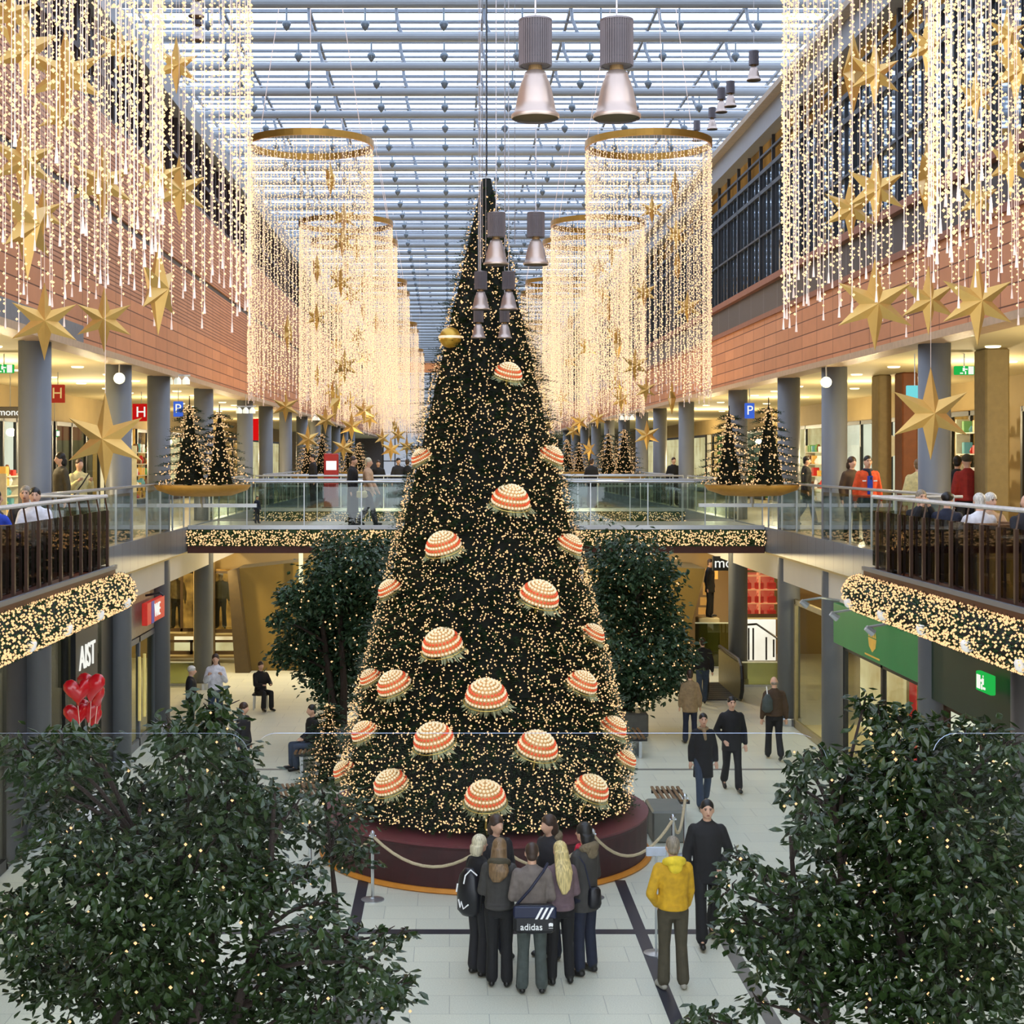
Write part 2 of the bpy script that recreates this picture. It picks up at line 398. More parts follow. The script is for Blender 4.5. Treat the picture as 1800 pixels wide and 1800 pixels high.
# ---------------------------------------------------------------- ground-floor shops
# left side plane x=-6.8
XGL=-6.8
def lshop(y0,y1,m,label,z1=3.35,mull=1,depth=1.3,fm=None): return shopfront('left', y0,y1,0,z1,XGL,m,depth,.12,mull,fm,label)
lshop(19.0,23.5,M_shopcream,'bright cream shop window at the left edge of the ground floor',mull=2)
sbox('wall_left_pier_1', XGL-1,XGL+.02,23.6,25.9,0,3.4,mat('shop dark grey',(66,68,72),.5))
lshop(26.0,27.1,M_shopcream,'narrow cream shop window with beige drapery left of the black sign')
lshop(27.2,29.9,M_shopcream,'cream shop window under the black hanging sign',mull=2)
sbox('wall_left_pier_2', XGL-1,XGL+.02,30.0,31.6,0,3.4,mat('shop black',(30,32,34),.4))
lshop(31.8,35.3,mat('dim shop interior',(110,108,100),.5),'grey shop entrance with glass doors under the red and blue sign',z1=2.4,mull=2,fm=M_grey)
sbox('wall_left_lintel', XGL-1,XGL+.02,31.7,35.4,2.42,3.4,mat('shop fascia beige',(168,160,140),.6))
# hanging black sign
t = thing('shop_sign','black shop sign with white brush lettering on the left ground floor','sign',(XGL+.12,28.1,2.72))
MB().rbox(-.05,.05,-.85,.85,-.5,.55,.01).build('panel', MATS['shop black'], t)
text('AIST',.62,glow('sign white',(250,250,240),1.0),t,(.06,0,-.05),(PI/2,0,PI/2))
MB().tube([(0,-.7,.6),(.0,.7,.6)],.03).build('lamp_tube', M_steel, t)
t = thing('shop_sign','red shop sign with a blue stripe and white letters beside the glass doors','sign',(XGL+.25,34.0,2.93))
MB().rbox(-.06,.06,-1.0,1.0,-.24,.24,.01).build('panel', mat('sign red',(205,45,35),.5,emis=(205,45,35),es=.35), t)
MB().box(.061,.068,-.55,-.25,-.24,.24).build('stripe', mat('sign blue',(40,50,150),.5,emis=(40,50,150),es=.4), t)
text('WE',.42,MATS['sign white'],t,(.07,.1,0),(PI/2,0,PI/2))
MB().tube([(-.1,-.4,.36),(.22,-.4,.42),(.3,-.4,.36)],.025).build('lamp_arm', M_dark, t)
# door handles
for i,y in enumerate((33.2,33.75)):
    tag(MB().tube([(XGL+.1,y,.62),(XGL+.1,y,2.0)],.035).build('door_handle', mat('bright handle',(235,215,130),.3,.4,emis=(235,215,130),es=.3)), ('near','far')[i]+' tall brass door handle of the glass doors on the left','door handle')
# right ground floor
XGR=8.1
def rshop(y0,y1,m,label,z1=3.3,mull=1,depth=1.5,fm=None,z0=0): return shopfront('right', y0,y1,z0,z1,XGR,m,depth,.12,mull,fm,label)
rshop(25.9,31.4,M_shopwhite,'bright white shop window under the green sign',z1=2.5,mull=2)
rshop(32.4,35.9,M_shopcream,'cream shop window with a sofa between two grey columns',z1=3.0,mull=1,fm=mat('tan frame',(150,138,104),.5))
rshop(21.6,25.0,M_shopamber,'amber shop window below the dark green canopy on the right',z1=2.35,mull=2,fm=mat('shop brown',(60,36,24),.6))
rshop(17.0,21.0,M_shopdark,'dark shop front at the right edge of the ground floor',z1=3.2)
t = thing('shop_sign','long green shop sign with a gold crest and three spot arms','sign',(XGR-.2,28.5,2.93))
M_green = mat('sign green',(22,120,66),.35,emis=(20,120,62),es=.22,var=.1,scale=1)
MB().rbox(-.05,.1,-2.9,2.9,-.4,.42,.01).build('panel', M_green, t)
cr = MB(); 
cr.add([(-.056,-.28,.02),(-.056,.28,.02),(-.056,.22,-.14),(-.056,0,-.24),(-.056,-.22,-.14)],[(0,1,2,3,4)])
for k in (-2,-1,0,1,2): cr.add([(-.057,k*.11-.05,.04),(-.057,k*.11+.05,.04),(-.057,k*.11,.2-abs(k)*.02)],[(0,1,2)])
cr.box(-.06,-.055,-.5,.5,-.33,-.3)
cr.build('crest', mat('crest gold',(214,170,70),.4,.3,emis=(214,170,70),es=.3), t)
for k in range(3):
    y=-2.4+k*2.4
    a = MB().tube([(-.05,y,.5),(-.45,y-.05,.56),(-.85,y-.1,.5)],.025,6).build('lamp_arm', M_steel, t)
    MB().tube([(-.85,y-.1,.5),(-.72,y-.1,.4)],[.05,.07],8).build('lamp_head', M_steel, a)
    MB().box(-.058,-.052,y-.2,y+.25,-.38,.4).build('light_patch', glow('green glow',(60,215,110),.55), t) if False else None
t = thing('shop_canopy','dark green canopy board with a lit exit sign on the right','canopy',(XGR-.15,23.3,2.85))
MB().rbox(-.05,.1,-1.8,2.0,-.5,.5,.01).build('panel', mat('dark green',(12,48,34),.5), t)
t = thing('exit_sign','green exit sign on the dark green canopy','sign',(XGR-.35,22.2,3.05))
MB().rbox(-.04,.04,-.3,.3,-.14,.14,.01).build('panel', glow('exit green',(40,190,80),.9), t)
def runman(t, x, s, m):
    b = MB(); q = .012
    b.box(x-q,x,-.05*s,.0*s,-.02*s,.06*s); b.ell((x,-.02*s,.085*s),(.004,.018*s,.018*s),8,4); b.box(x-q,x,-.11*s,-.04*s,-.08*s,-.05*s); b.box(x-q,x,.0,.03*s,-.09*s,-.02*s); b.box(x-q,x,.08*s,.2*s,-.09*s,.09*s); b.box(x-q,x,.0,.06*s,.01*s,.04*s)
    return b.build('symbol', m, t)
runman(t,-.045,1.1,MATS['sign white'])
tag(MB().box(XGR+.4,XGR+.42,28.0,28.4,.3,2.45).build('red_banner', mat('banner red',(214,36,40),.6,emis=(214,36,40),es=.35)), 'tall red banner in the white shop window on the right', 'banner')
# cross walls under the bridge (far ground floor)
M_gold_win = glow('golden display', (240,175,80), .75, tex=.75, scale=2.2, col2=(70,42,14))
def facing(name, px0,py0,px1,py1,d,m,label,cat,th=.1):
    a=at(px0,py0,d); b=at(px1,py1,d)
    return tag(MB().box(a.x,b.x,d,d+th,b.z,a.z).build(name,m),label,cat)
def cross_wall(name, X0,X1,d): return sbox(name,X0,X1,d,d+.3,0,4.0,M_walltan)
cross_wall('wall_cross_left',-11.5,-3.95,48.4); cross_wall('wall_cross_right',6.2,13,49.4)
def cross_window(px0,py0,px1,py1,d,m,label,mull=2):
    a=at(px0,py0,d); b=at(px1,py1,d); W=b.x-a.x; H=a.z-b.z
    t=thing('shop_window',label,'shop window',(a.x,d,b.z))
    MB().box(0,W,.9,.95,0,H).build('back_panel',m,t); MB().box(0,W,-.02,.9,-.06,0).build('display_floor',M_cream,t)
    MB().box(0,W,0,.015,0,H).build('pane',M_shopglass,t)
    f=MB()
    for k in range(mull+1): f.box(W*k/mull-.04,W*k/mull+.04,-.03,.03,0,H)
    f.box(0,W,-.03,.03,H-.07,H); f.box(0,W,-.03,.03,0,.1); f.build('frame',mat('brown window frame',(80,60,34),.5),t); return t
cross_window(297,1004,342,1110,47,M_gold_win,'golden display window left of the square tan pillar under the bridge')
cross_window(372,1004,416,1112,47,M_gold_win,'golden display window with a dummy right of the square tan pillar under the bridge',1)
cross_window(297,1125,416,1150,47,M_shopcream,'low cream window strip under the golden display windows',3)
facing('wall_pillar',340,980,372,1245,46,M_walltan,'square tan pillar under the bridge on the left','pillar',.7)
# sloping ochre stair flanks
def prism(name, pts, d0, d1, m):
    A=[at(x,y,d0) for x,y in pts]; n=len(A); B=[Vector((v.x,d1,v.z)) for v in A]
    b=MB(); b.add(A+B,[tuple(range(n)),tuple(reversed(range(n,2*n)))]+[(i,(i+1)%n+0,(i+1)%n+n,i+n) for i in range(n)]); return b.build(name,m)
tag(prism('stair_flank',[(414,1000),(552,985),(552,1215),(470,1243),(438,1243)],45.5,47.3,M_ochre),'sloping ochre stair flank left of the Christmas tree','stair flank')
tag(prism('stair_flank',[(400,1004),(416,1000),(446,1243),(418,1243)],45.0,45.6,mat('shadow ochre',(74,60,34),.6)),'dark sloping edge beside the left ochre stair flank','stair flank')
tag(prism('stair_flank',[(1040,990),(1240,1000),(1213,1110),(1200,1242),(1040,1215)],45.5,48.3,M_ochre),'sloping ochre stair flank right of the Christmas tree','stair flank')
# red shop
t=cross_window(1306,1002,1372,1085,46.6,glow('red shop light',(255,120,90),.75,tex=.4,scale=1.5,col2=(220,60,50)),'bright red and white shop with shelves of red bags under the bridge on the right',1)
M_redbag=mat('red bag',(196,26,36),.5,emis=(196,26,36),es=.25); M_shelf=mat('shelf cream',(255,190,150),.5,emis=(255,170,130),es=.5)
a=at(1306,1002,46.6); b=at(1372,1085,46.6)
sh=thing('display_shelf','tall cream shelf rack inside the red shop','shelf',(a.x,46.9,b.z-1.4))
Hs=1.45+1.4
for k in range(4): MB().box(0,b.x-a.x,0,.4,1.35+k*.42,1.38+k*.42).build('shelf_board',M_shelf,sh)
MB().box(.0,.04,0,.4,1.3,Hs).build('upright',M_shelf,sh); MB().box(.55,.59,0,.4,1.3,Hs).build('upright',M_shelf,sh)
MB().box(0,b.x-a.x,.38,.42,0,1.35).build('back_panel',M_shopwhite,sh)
k=0
for i in range(3):
    for j in range(3):
        hb=MB().rbox(-.13,.13,-.08,.08,0,.2,.02); hb.tube([(-.07,0,.2),(-.05,0,.29),(.05,0,.29),(.07,0,.2)],.012,5)
        tag(hb.build('handbag',M_redbag,loc=(a.x+.2+j*.38,47.05,b.z-1.4+1.38+i*.42)),'red handbag %s on the %s shelf of the red shop'%(('at left','in the middle','at right')[j],('lowest','middle','top')[i]),'handbag','red handbags on the shelves')
# orange stepped display panels left of red shop
t=thing('wall_display','orange stepped display panels beside the escalator','display',(0,0,0))
for i,(x0,y0,x1,y1) in enumerate([(1240,1000,1262,1018),(1236,1024,1247,1046),(1231,1050,1245,1064),(1228,1068,1244,1080),(1224,1084,1242,1106)]):
    p=at(x0,y0,46.8); q=at(x1,y1,46.8); MB().box(p.x,q.x,46.8,46.85,q.z,p.z).build('panel',mat('display orange',(225,165,80),.6,emis=(225,165,80),es=.5),t)
# "Mo" sign
p=at(1272,990,44.5); t=thing('shop_sign','small dark sign with white letters hanging under the right gallery','sign',(p.x,44.5,p.z))
MB().rbox(-.32,.32,0,.1,-.22,.2,.01).build('panel',M_dark,t); text('mo',.42,MATS['sign white'],t,(0,-.01,0),(PI/2,0,0))
# bins of white-lit sign strip left (near 520,1000)
p=at(520,1005,47.2); t=thing('light_column','slim bright white light column between the ochre wall and the ficus','light',(p.x+.35,45.2,0)); MB().rbox(-.06,.06,-.05,.05,1.5,3.6,.01).build('tube',glow('column light',(255,250,200),1.2),t); MB().rbox(-.07,.07,-.06,.06,0,1.5,.01).build('base',M_dark,t)
# escalator
t=thing('escalator','top landing of a down escalator with black handrails at the right','escalator',(6.95,39.6,0))
for x in (-.35,.55):
    b=MB(); P=[(.12,.02),(-.02,.25),(-.05,.6),(.05,.86),(.3,.97),(3.2,.97),(3.2,.02)]; n_=len(P)
    b.add([(x,y,z) for y,z in P]+[(x+.06,y,z) for y,z in P],[tuple(range(n_)),tuple(reversed(range(n_,2*n_)))]+[(i,i+n_,(i+1)%n_+n_,(i+1)%n_) for i in range(n_)]).build('balustrade',mat('escalator panel',(122,116,84),.4,.2),t)
    MB().tube([(x+.03,.08,.1),(x+.03,-.1,.3),(x+.03,-.13,.62),(x+.03,-.02,.92),(x+.03,.3,1.05),(x+.03,3.2,1.05)],.05,8).build('handrail',M_dark,t)
s_=MB()
for k in range(9): s_.box(-.29,.55,.3+k*.33,.6+k*.33,.0,.03+.002*k)
s_.build('steps',M_dark,t)
tag(MB().rbox(at(1225,0,46.4).x,at(1262,0,46.4).x,46.05,46.7,0,1.5,.03).build('display_plinth',M_cream),'cream plinth under the dark figure beside the ochre flank','plinth')
# glass barriers on the ground floor
def barrier(x0,x1,py,d,label):
    a=at(x0,py,d); b=at(x1,py,d); t=thing('glass_barrier',label,'barrier',(a.x,d,0)); W=b.x-a.x
    MB().box(0,W,0,.02,.05,a.z-.03).build('pane',glassm('green tint glass',(190,196,160),.12),t)
    MB().box(0,W,-.015,.035,a.z-.035,a.z).build('top_rail',mat('pale rail',(225,225,190),.3,.3,emis=(225,225,190),es=.2),t)
    MB().box(0,W,-.03,.05,0,.06).build('base_channel',M_steel,t); return t
barrier(297,373,1163,42.5,'clear glass barrier under the left end of the bridge')
barrier(1222,1283,1094,46.0,'glass barrier behind the escalator under the bridge')
barrier(1281,1368,1163,42.3,'glass barrier right of the escalator')
t=thing('stair_rail','sloping black stair handrail with posts under the right gallery','railing',(0,0,0))
pp=[at(1314,1098,44),at(1330,1097,44),at(1371,1125,42)]; MB().tube(pp,.03,6).build('handrail',M_dark,t)
for x,y0,y1 in ((1316,1104,1160),(1324,1104,1160),(1347,1120,1160),(1360,1124,1155)): MB().tube([at(x,y0,43.8),at(x,y1,43.8)],.025,6).build('post',M_dark,t)
# ---------------------------------------------------------------- bridges
def garland_pts(n, x0,x1,y,z0,z1, bulge=.12):
    P=[]
    for _ in range(n):
        a=rnd.uniform(-.9,.9); z=(z0+z1)/2+(z1-z0)/2*a; P.append((rnd.uniform(x0,x1),y-bulge*(1-a*a)**.5-rnd.uniform(0,.03),z))
    return P
def needle_fuzz(mb, pts, nrm, L=.09, w=.012, n=1, r=rnd):
    for p,nv in zip(pts,nrm):
        for _ in range(n):
            d=Vector((nv[0]+r.uniform(-.8,.8),nv[1]+r.uniform(-.8,.8),nv[2]+r.uniform(-.8,.8))).normalized()
            s=d.orthogonal().normalized()*w; p=Vector(p)
            mb.add([p-s,p+s,p+d*L*r.uniform(.6,1.2)],[(0,1,2)])
def bridge(y0,y1,x0,x1,label,gl,nb,front_only=False):
    t=thing('footbridge',label,'bridge',(0,0,0))
    MB().box(x0,x1,y0,y1,4.3,4.6).build('deck',M_flu,t)
    MB().box(x0,x1,y0-.06,y0-.01,4.56,4.66).build('edge_plate',M_steel,t)
    MB().box(x0,x1,y0-.08,y0+.3,3.98,4.16).build('lower_beam',mat('maroon beam',(78,34,24),.5),t)
    MB().box(x0+.2,x1-.2,y0+.3,y1-.1,4.06,4.3).build('underside',mat('bridge soffit',(120,98,62),.7),t)
    g=thing('lit_garland',gl,'garland',(0,0,0))
    fz=MB(); fz.m=0; fz.box(x0,x1,y0-.1,y0-.065,4.15,4.55)
    P=garland_pts(int(nb*1.6),x0,x1,y0-.1,4.16,4.54)
    needle_fuzz(fz,P,[(0,-1,0)]*len(P),.1,.02)
    fz.build('greenery',M_needle,g)
    b=link('fairy_lights',bulbs_mesh('fl',garland_pts(nb,x0,x1,y0-.13,4.15,4.56),.019,M_bulbp),g); b['kind']='stuff'
    return t
bridge(37.5,41.3,XL+.07,XR-.07,'footbridge across the mall behind the Christmas tree','garland of warm lights along the near footbridge',2600)
bridge(50.2,53.4,XL+.07,XR-.07,'second footbridge farther down the mall','garland of warm lights along the far footbridge',1700)
def railing(x0,y0,x1,y1,z,label,post=1.45,h=1.115,pm=None,lean=0):
    t=thing('glass_railing',label,'railing',(x0,y0,z)); v=Vector((x1-x0,y1-y0,0)); L=v.length; t.rotation_euler=(0,0,math.atan2(v.y,v.x))
    MB().box(0,L,-.004,.004,.06,h-.12).build('pane',M_glass,t)
    MB().tube([(0,0,h),(L,0,h)],.028,8).build('handrail',M_steel,t)
    n=max(1,round(L/post))
    for k in range(n+1): MB().box(L*k/n-.012,L*k/n+.012,-.02,.02,-.05,h).build('post',pm or M_steel,t)
    return t
railing(XL+.1,37.55,XR-.1,37.55,4.6,'front glass railing of the near footbridge')
railing(XL+.1,41.25,XR-.1,41.25,4.6,'rear glass railing of the near footbridge')
railing(XL+.1,50.25,XR-.1,50.25,4.6,'front glass railing of the far footbridge')
railing(XL+.1,53.3,XR-.1,53.3,4.6,'rear glass railing of the far footbridge')
for s,X in (('left',XL-.02),('right',XR+.02)):
    for i,(a,b) in enumerate([(23.7,37.4),(41.4,50.1),(53.4,75.0),(75.2,110.0)]):
        railing(X,a,X,b,4.6,'glass railing along the %s gallery, %s section from the front'%(s,ORD[i]),1.6)
# ---------------------------------------------------------------- café balconies
def balcony(s,xe,xi,ye):
    lo,hi=min(xe,xi),max(xe,xi)
    t=thing('cafe_balcony','projecting café balcony floor on the %s'%s,'balcony',(0,0,0))
    MB().box(lo+.03,hi-.03,12,ye,4.4,4.6).build('deck',mat('maroon beam',(78,34,24),.5),t)
    sg = 1 if xe>xi else -1
    MB().box(xe,xe+.05*sg,12,ye,4.6,4.66).build('edge_plate',M_grey,t) if sg>0 else MB().box(xe-.05,xe,12,ye,4.6,4.66).build('edge_plate',M_grey,t)
    MB().box(xe-.02,xe+.02,12,ye,4.4,4.6).build('edge_band',mat('maroon beam'),t)
    MB().box(lo,hi,ye,ye+.05,4.36,4.64).build('end_plate',M_steel,t)
    r=thing('balcony_railing','glass balcony railing with brown bars at the %s café'%s,'railing',(0,0,0))
    xr=xe-.1*sg
    MB().box(xr-.008,xr+.008,12,ye-.1,4.68,5.5).build('pane',glassm('smoky railing glass',(180,172,158),.09),r)
    MB().tube([(xr,12,5.715),(xr,ye-.1,5.715)],.03,8).build('handrail',mat('pale handrail',(225,228,230),.3,.4),r)
    MB().tube([(xr,ye-.1,5.715),(xi,ye-.1,5.715)],.022,8).build('handrail',mat('pale handrail'),r)
    MB().box(min(xr,xi),max(xr,xi),ye-.11,ye-.095,4.68,5.5).build('pane',M_glass,r)
    k=12.2
    while k<ye-.05:
        MB().box(xr-.02+.04*sg,xr+.02+.04*sg,k-.028,k+.028,4.5,5.5).build('bar',M_brown,r)
        MB().tube([(xr+.04*sg,k,5.48),(xr,k,5.7)],.012,5).build('bracket',M_brown,r); k+=.56
    # rounded garland below the edge
    g=thing('lit_garland','thick fir garland of warm lights below the %s café balcony'%s,'garland',(0,0,0))
    xc=xe+.06*sg; zc=4.24
    path=[(xc,12,zc),(xc,ye-.15,zc),(xc-.02*sg,ye+.2,zc),(xc-.2*sg,ye+.45,zc)]
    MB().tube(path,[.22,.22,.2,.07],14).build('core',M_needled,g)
    fz=MB(); P=[];N=[]; B=[]
    for k in range(11000):
        y=rnd.uniform(12,ye+.45); a=rnd.uniform(0,2*PI); rr=.25 if y<ye+.1 else .25*math.sqrt(max(.05,1-((y-ye-.1)/.4)**2)); cx=xc-(max(0,y-ye)**2)*.9*sg
        nv=(math.cos(a),0,math.sin(a)); p=(cx+nv[0]*rr*.9,y,zc+nv[2]*rr)
        if k<8500: P.append(p);N.append(nv)
        if math.cos(a)*sg>-.5: B.append((cx+nv[0]*rr*1.12,y,zc+nv[2]*rr*1.12)) if k%2 else None
    needle_fuzz(fz,P,N,.07,.012); fz.build('greenery',M_needle,g)
    b=link('fairy_lights',bulbs_mesh('fl',B,.0145,M_bulbp),g); b['kind']='stuff'
    for i,y in enumerate([16.2,17.9,19.6,21.4,23.2]):
        c=thing('spot_lamp','white cup spot lamp on the %s balcony garland, %s from the front'%(s,ORD[i]),'lamp',(xc+.2*sg,y,zc-.12),0,'white cup spots on the balcony garlands')
        MB().lathe([(.035,-.08),(.07,-.05),(.085,.02),(.07,.055),(.02,.06)],14).build('shade',mat('lamp white',(240,240,235),.4,emis=(240,240,235),es=.25),c,smooth=True)
        MB().tube([(0,0,.05),(-.08*sg,0,.12)],.014,6).build('bracket',M_steel,c)
    # added planter across the balcony end, its lights stand in for a garland reflection
    pl=thing('added_planter','added planter standing in for reflected garland lights on the %s café balcony'%s,'planter',(0,0,0))
    a,bx=(-9.2,xe-.15) if s=='left' else (xe+.2,10.5)
    MB().rbox(a,bx,ye-.75,ye-.4,4.6,4.93,.02).build('box',M_dark,pl)
    fz=MB(); P=[(rnd.uniform(a,bx),rnd.uniform(ye-.77,ye-.4),rnd.uniform(4.92,5.2)) for _ in range(2600)]
    needle_fuzz(fz,P,[(0,-.4,.3)]*len(P),.08,.015); fz.build('greenery',M_needle,pl)
    b=link('fairy_lights',bulbs_mesh('fl',[(rnd.uniform(a,bx),ye-.8+rnd.uniform(0,.06),rnd.uniform(4.95,5.2)) for _ in range(650)],.015,M_bulbp),pl); b['kind']='stuff'
balcony('left',-5.15,XL,23.6); balcony('right',6.3,XR,23.3)
# ---------------------------------------------------------------- ceiling downlights, signs, spots on the upper galleries
dl=MB().lathe([(.0,0),(.11,0),(.13,.015),(.13,.03)],16,cap=False).build('downlight',[glow('downlight glow',(255,246,205),2.0)]); k=0
for s,xs in (('left',(-7.7,-9.3)),('right',(9.2,11.0))):
    for i in range(13):
        for j,x in enumerate(xs):
            o=dl if k==0 else dl.copy()
            if k: C.objects.link(o)
            k+=1; o.location=(x,26+i*2.9+j*1.2,8.165)
            tag(o,'round ceiling downlight of the %s gallery, %s row, %s from the front'%(s,('inner','outer')[j],ORD[i]),'downlight','ceiling downlights of the galleries')
def hsign(px,py,d,w,h,mcol,txt,tm,label,sx=1,size=None):
    p=at(px,py,d); t=thing('hanging_sign',label,'sign',p); MB().rbox(-w/2,w/2,0,.08,-h/2,h/2,.01).build('panel',mcol,t)
    if txt: text(txt,size or h*.85,tm,t,(0,-.012,0),(PI/2,0,0),sx=sx)
    MB().tube([(0,.04,h/2),(0,.04,8.2-p.z)],.01,5).build('hanger',M_steel,t); return t
hsign(248,725,44,.5,.5,glow('sign red light',(200,24,22),.9),'H',MATS['sign white'],'square red sign with a white H on the upper left gallery')
hsign(101,692,34,.3,.4,glow('sign red dim',(190,60,40),.7),'H',M_cream,'small red letter sign beside the first upper left column')
hsign(313,719,42,.26,.42,glow('sign blue light',(70,110,220),.9),'P',MATS['sign white'],'blue sign with a white letter beside the left twin fir trees')
hsign(1318,722,42,.26,.42,MATS['sign blue light'],'P',MATS['sign white'],'blue sign with a white letter behind the right twin fir trees')
hsign(1609,692,28,.3,.3,glow('cyan sign',(120,220,225),1.0),'',None,'small pale cyan sign left of the large star on the right gallery')
hsign(17,725,33,.8,.25,M_shopdark,'mono',MATS['sign white'],'dark shop sign with white letters at the left edge of the upper gallery')
for px,py,d,l in ((6,648,28,'green exit sign at the left edge of the upper gallery'),(1696,651,28,'green exit sign right of the large column on the upper right gallery'),(95,762,44,'small green exit sign beyond the first upper left column')):
    t=hsign(px,py,d,.36 if d<30 else .2,.16 if d<30 else .2,MATS['exit green'],'',None,l); q=runman(t,0,1,MATS['sign white']); q.rotation_euler=(0,0,-PI/2); q.location=(0,-.006,0); q.scale=(1,.8,.8)
for px,l in ((667,'red banner hanging on the upper left gallery behind the twin firs'),):
    pass
p=at(445,765,60); tag(MB().box(p.x-.55,p.x+.75,60,60.1,p.z-.2,p.z+.65).build('red_sign',glow('red sign',(225,20,20),.9)),'wide red shop sign right of the left twin fir trees','sign')
# bright floodlights on the columns
for px,py,d,l in ((209,665,30.7,'glaring spotlight in front of the second upper left column'),(1453,672,31.4,'glaring spotlight in front of an upper right column')):
    p=at(px,py,d); t=thing('spotlight',l,'lamp',p)
    MB().ell((0,0,0),(.1,.1,.1),14,10).build('bulb',glow('flood',(255,246,190),14),t); MB().tube([(0,.02,.1),(0,.05,8.2-p.z)],.015,6).build('hanger',M_steel,t)
    MB().tube([(0,.03,0),(0,.16,.02)],[.12,.09],12).build('housing',M_steel,t)
for i,(px,py,d) in enumerate([(432,716,46),(562,731,62),(312,662,36),(1102,730,60)]):
    p=at(px,py,d); t=thing('spotlight','cluster of white track spotlights, %s from the left'%(ORD[(0,2,1,3)[i]] if False else ['second','third','first','fourth'][i]),'lamp',p)
    for k in range(3): MB().lathe([(.03,0),(.09,-.08),(.09,-.18)],12,c=(k*.2-.2,0,0)).build('spot_head',mat('spot white',(230,235,225),.4,emis=(235,240,225),es=.6),t)
    MB().tube([(-.3,0,.03),(.3,0,.03)],.02,6).build('track',M_steel,t); MB().tube([(0,0,.03),(0,0,8.2-p.z)],.012,5).build('hanger',M_steel,t)
# white shop plates on the wall
for i,(px,py,r) in enumerate([(1508,788,.4),(1412,788,.3),(1526,786,.25)]):
    p=at(px,py,50.9); t=tag(MB().tube([(p.x,41.0+i*0,p.z)]*1+[(p.x,41.05,p.z)],[r,r*.9],20).build('wall_plate',mat('plate grey',(190,186,170),.5)),['large round plate on the white shop wall','small round plate left in the white shop','small round plate right of the large one in the white shop'][i],'plate')
# red kiosk on the far bridge
p=at(573,803,49.0); t=thing('info_terminal','red information terminal with a white screen behind the footbridge','terminal',(p.x,51.2,4.6))
MB().rbox(-.24,.24,-.12,.12,0,1.85,.03).build('body',mat('terminal red',(150,20,26),.4,emis=(150,20,26),es=.12),t); MB().box(-.16,.18,-.135,-.12,1.3,1.6).build('screen',glow('screen white',(250,250,250),1.2),t); MB().rbox(-.3,.3,-.2,.2,0,.08,.02).build('base',M_dark,t)
# glass parapet in front of the viewpoint
def pane_edge(x0,x1,r0,r1,label,th=.0035):
    d=2.0; zt=HC-(1289-VY)*d/F; z0=4.6; pts=[]
    for a in range(7): pts.append((x0+r0-r0*math.cos(a*PI/12), zt-r0+r0*math.sin(a*PI/12)))
    for a in range(7): pts.append((x1-r1+r1*math.sin(a*PI/12), zt-r1+r1*math.cos(a*PI/12)))
    t=thing('glass_parapet',label,'glass parapet',(0,d,0)); n=len(pts); pts=[(x0,z0)]+pts+[(x1,z0)]; n=len(pts)
    MB().add([(x,0,z) for x,z in pts]+[(x,.008,z) for x,z in pts],[tuple(range(n)),tuple(reversed(range(n,2*n)))]).build('pane',glassm('parapet glass',(252,254,254),.0015,fres=False),t)
    MB().add([(x,0,z) for x,z in pts]+[(x,th,z) for x,z in pts],[(i,i+1,i+1+n,i+n) for i in range(2,n-3)]).build('polished_edge',mat('glass edge blue',(150,170,200),.3,var=.3,scale=30),t)
X=lambda px:(px-VX)*2.0/F
pane_edge(X(447),X(1457),.028,.045,'middle frameless glass pane in front of the viewpoint')
pane_edge(X(-400),X(437),.03,.03,'left frameless glass pane in front of the viewpoint',.0014)
pane_edge(X(1640),X(2500),.03,.03,'right frameless glass pane in front of the viewpoint',.0022)
sbox('floor_4',-3,3,-2.5,2.15,4.4,4.6,M_flu)
# ================================================================= LIGHT CURTAINS
RC_ = 1.33; CL = 5.3; ZR = 13.03
def strand_mesh(seed, r, nb=112, tip=True):
    q = random.Random(seed); P=[]
    z=-.12
    while z>-CL:
        a=q.uniform(0,2*PI); P.append((math.cos(a)*.018,math.sin(a)*.018,z)); z-=CL/nb*q.uniform(.5,1.5)
    bm = bulbs_mesh('light_string',P,r,M_bulb)
    V=[tuple(v.co) for v in bm.vertices]; Fc=[tuple(p.vertices) for p in bm.polygons]
    m=MB(); m.add(V,Fc); m.m=1; m.tube([(0,0,0),(0,0,-CL-.05)],.0034 if r<.014 else .0045,3,False); m.tube([(0,0,-CL-.03),(0,0,-CL-.12)],[.005,.012],5)
    me=bpy.data.meshes.new('light_string'); me.from_pydata(m.v,[],m.f); me.materials.append(M_bulb); me.materials.append(M_wire); me.polygons.foreach_set('material_index',m.mi); me.update()
    return me
SN=[strand_mesh(i,.0125) for i in range(5)]; SM=[strand_mesh(20+i,.0165,100) for i in range(4)]; SF=[strand_mesh(40+i,.0185,85) for i in range(3)]
ring_me=None
def ring():
    m=MB(); n=48; R=[]
    for r,z in ((RC_+.03,-.07),(RC_+.03,.07),(RC_-.02,.07),(RC_-.02,-.07),(RC_+.03,-.07)):
        R.append([(r*math.cos(2*PI*j/n),r*math.sin(2*PI*j/n),z) for j in range(n)])
    m.rings(R,cap=False); return m
CURT={}
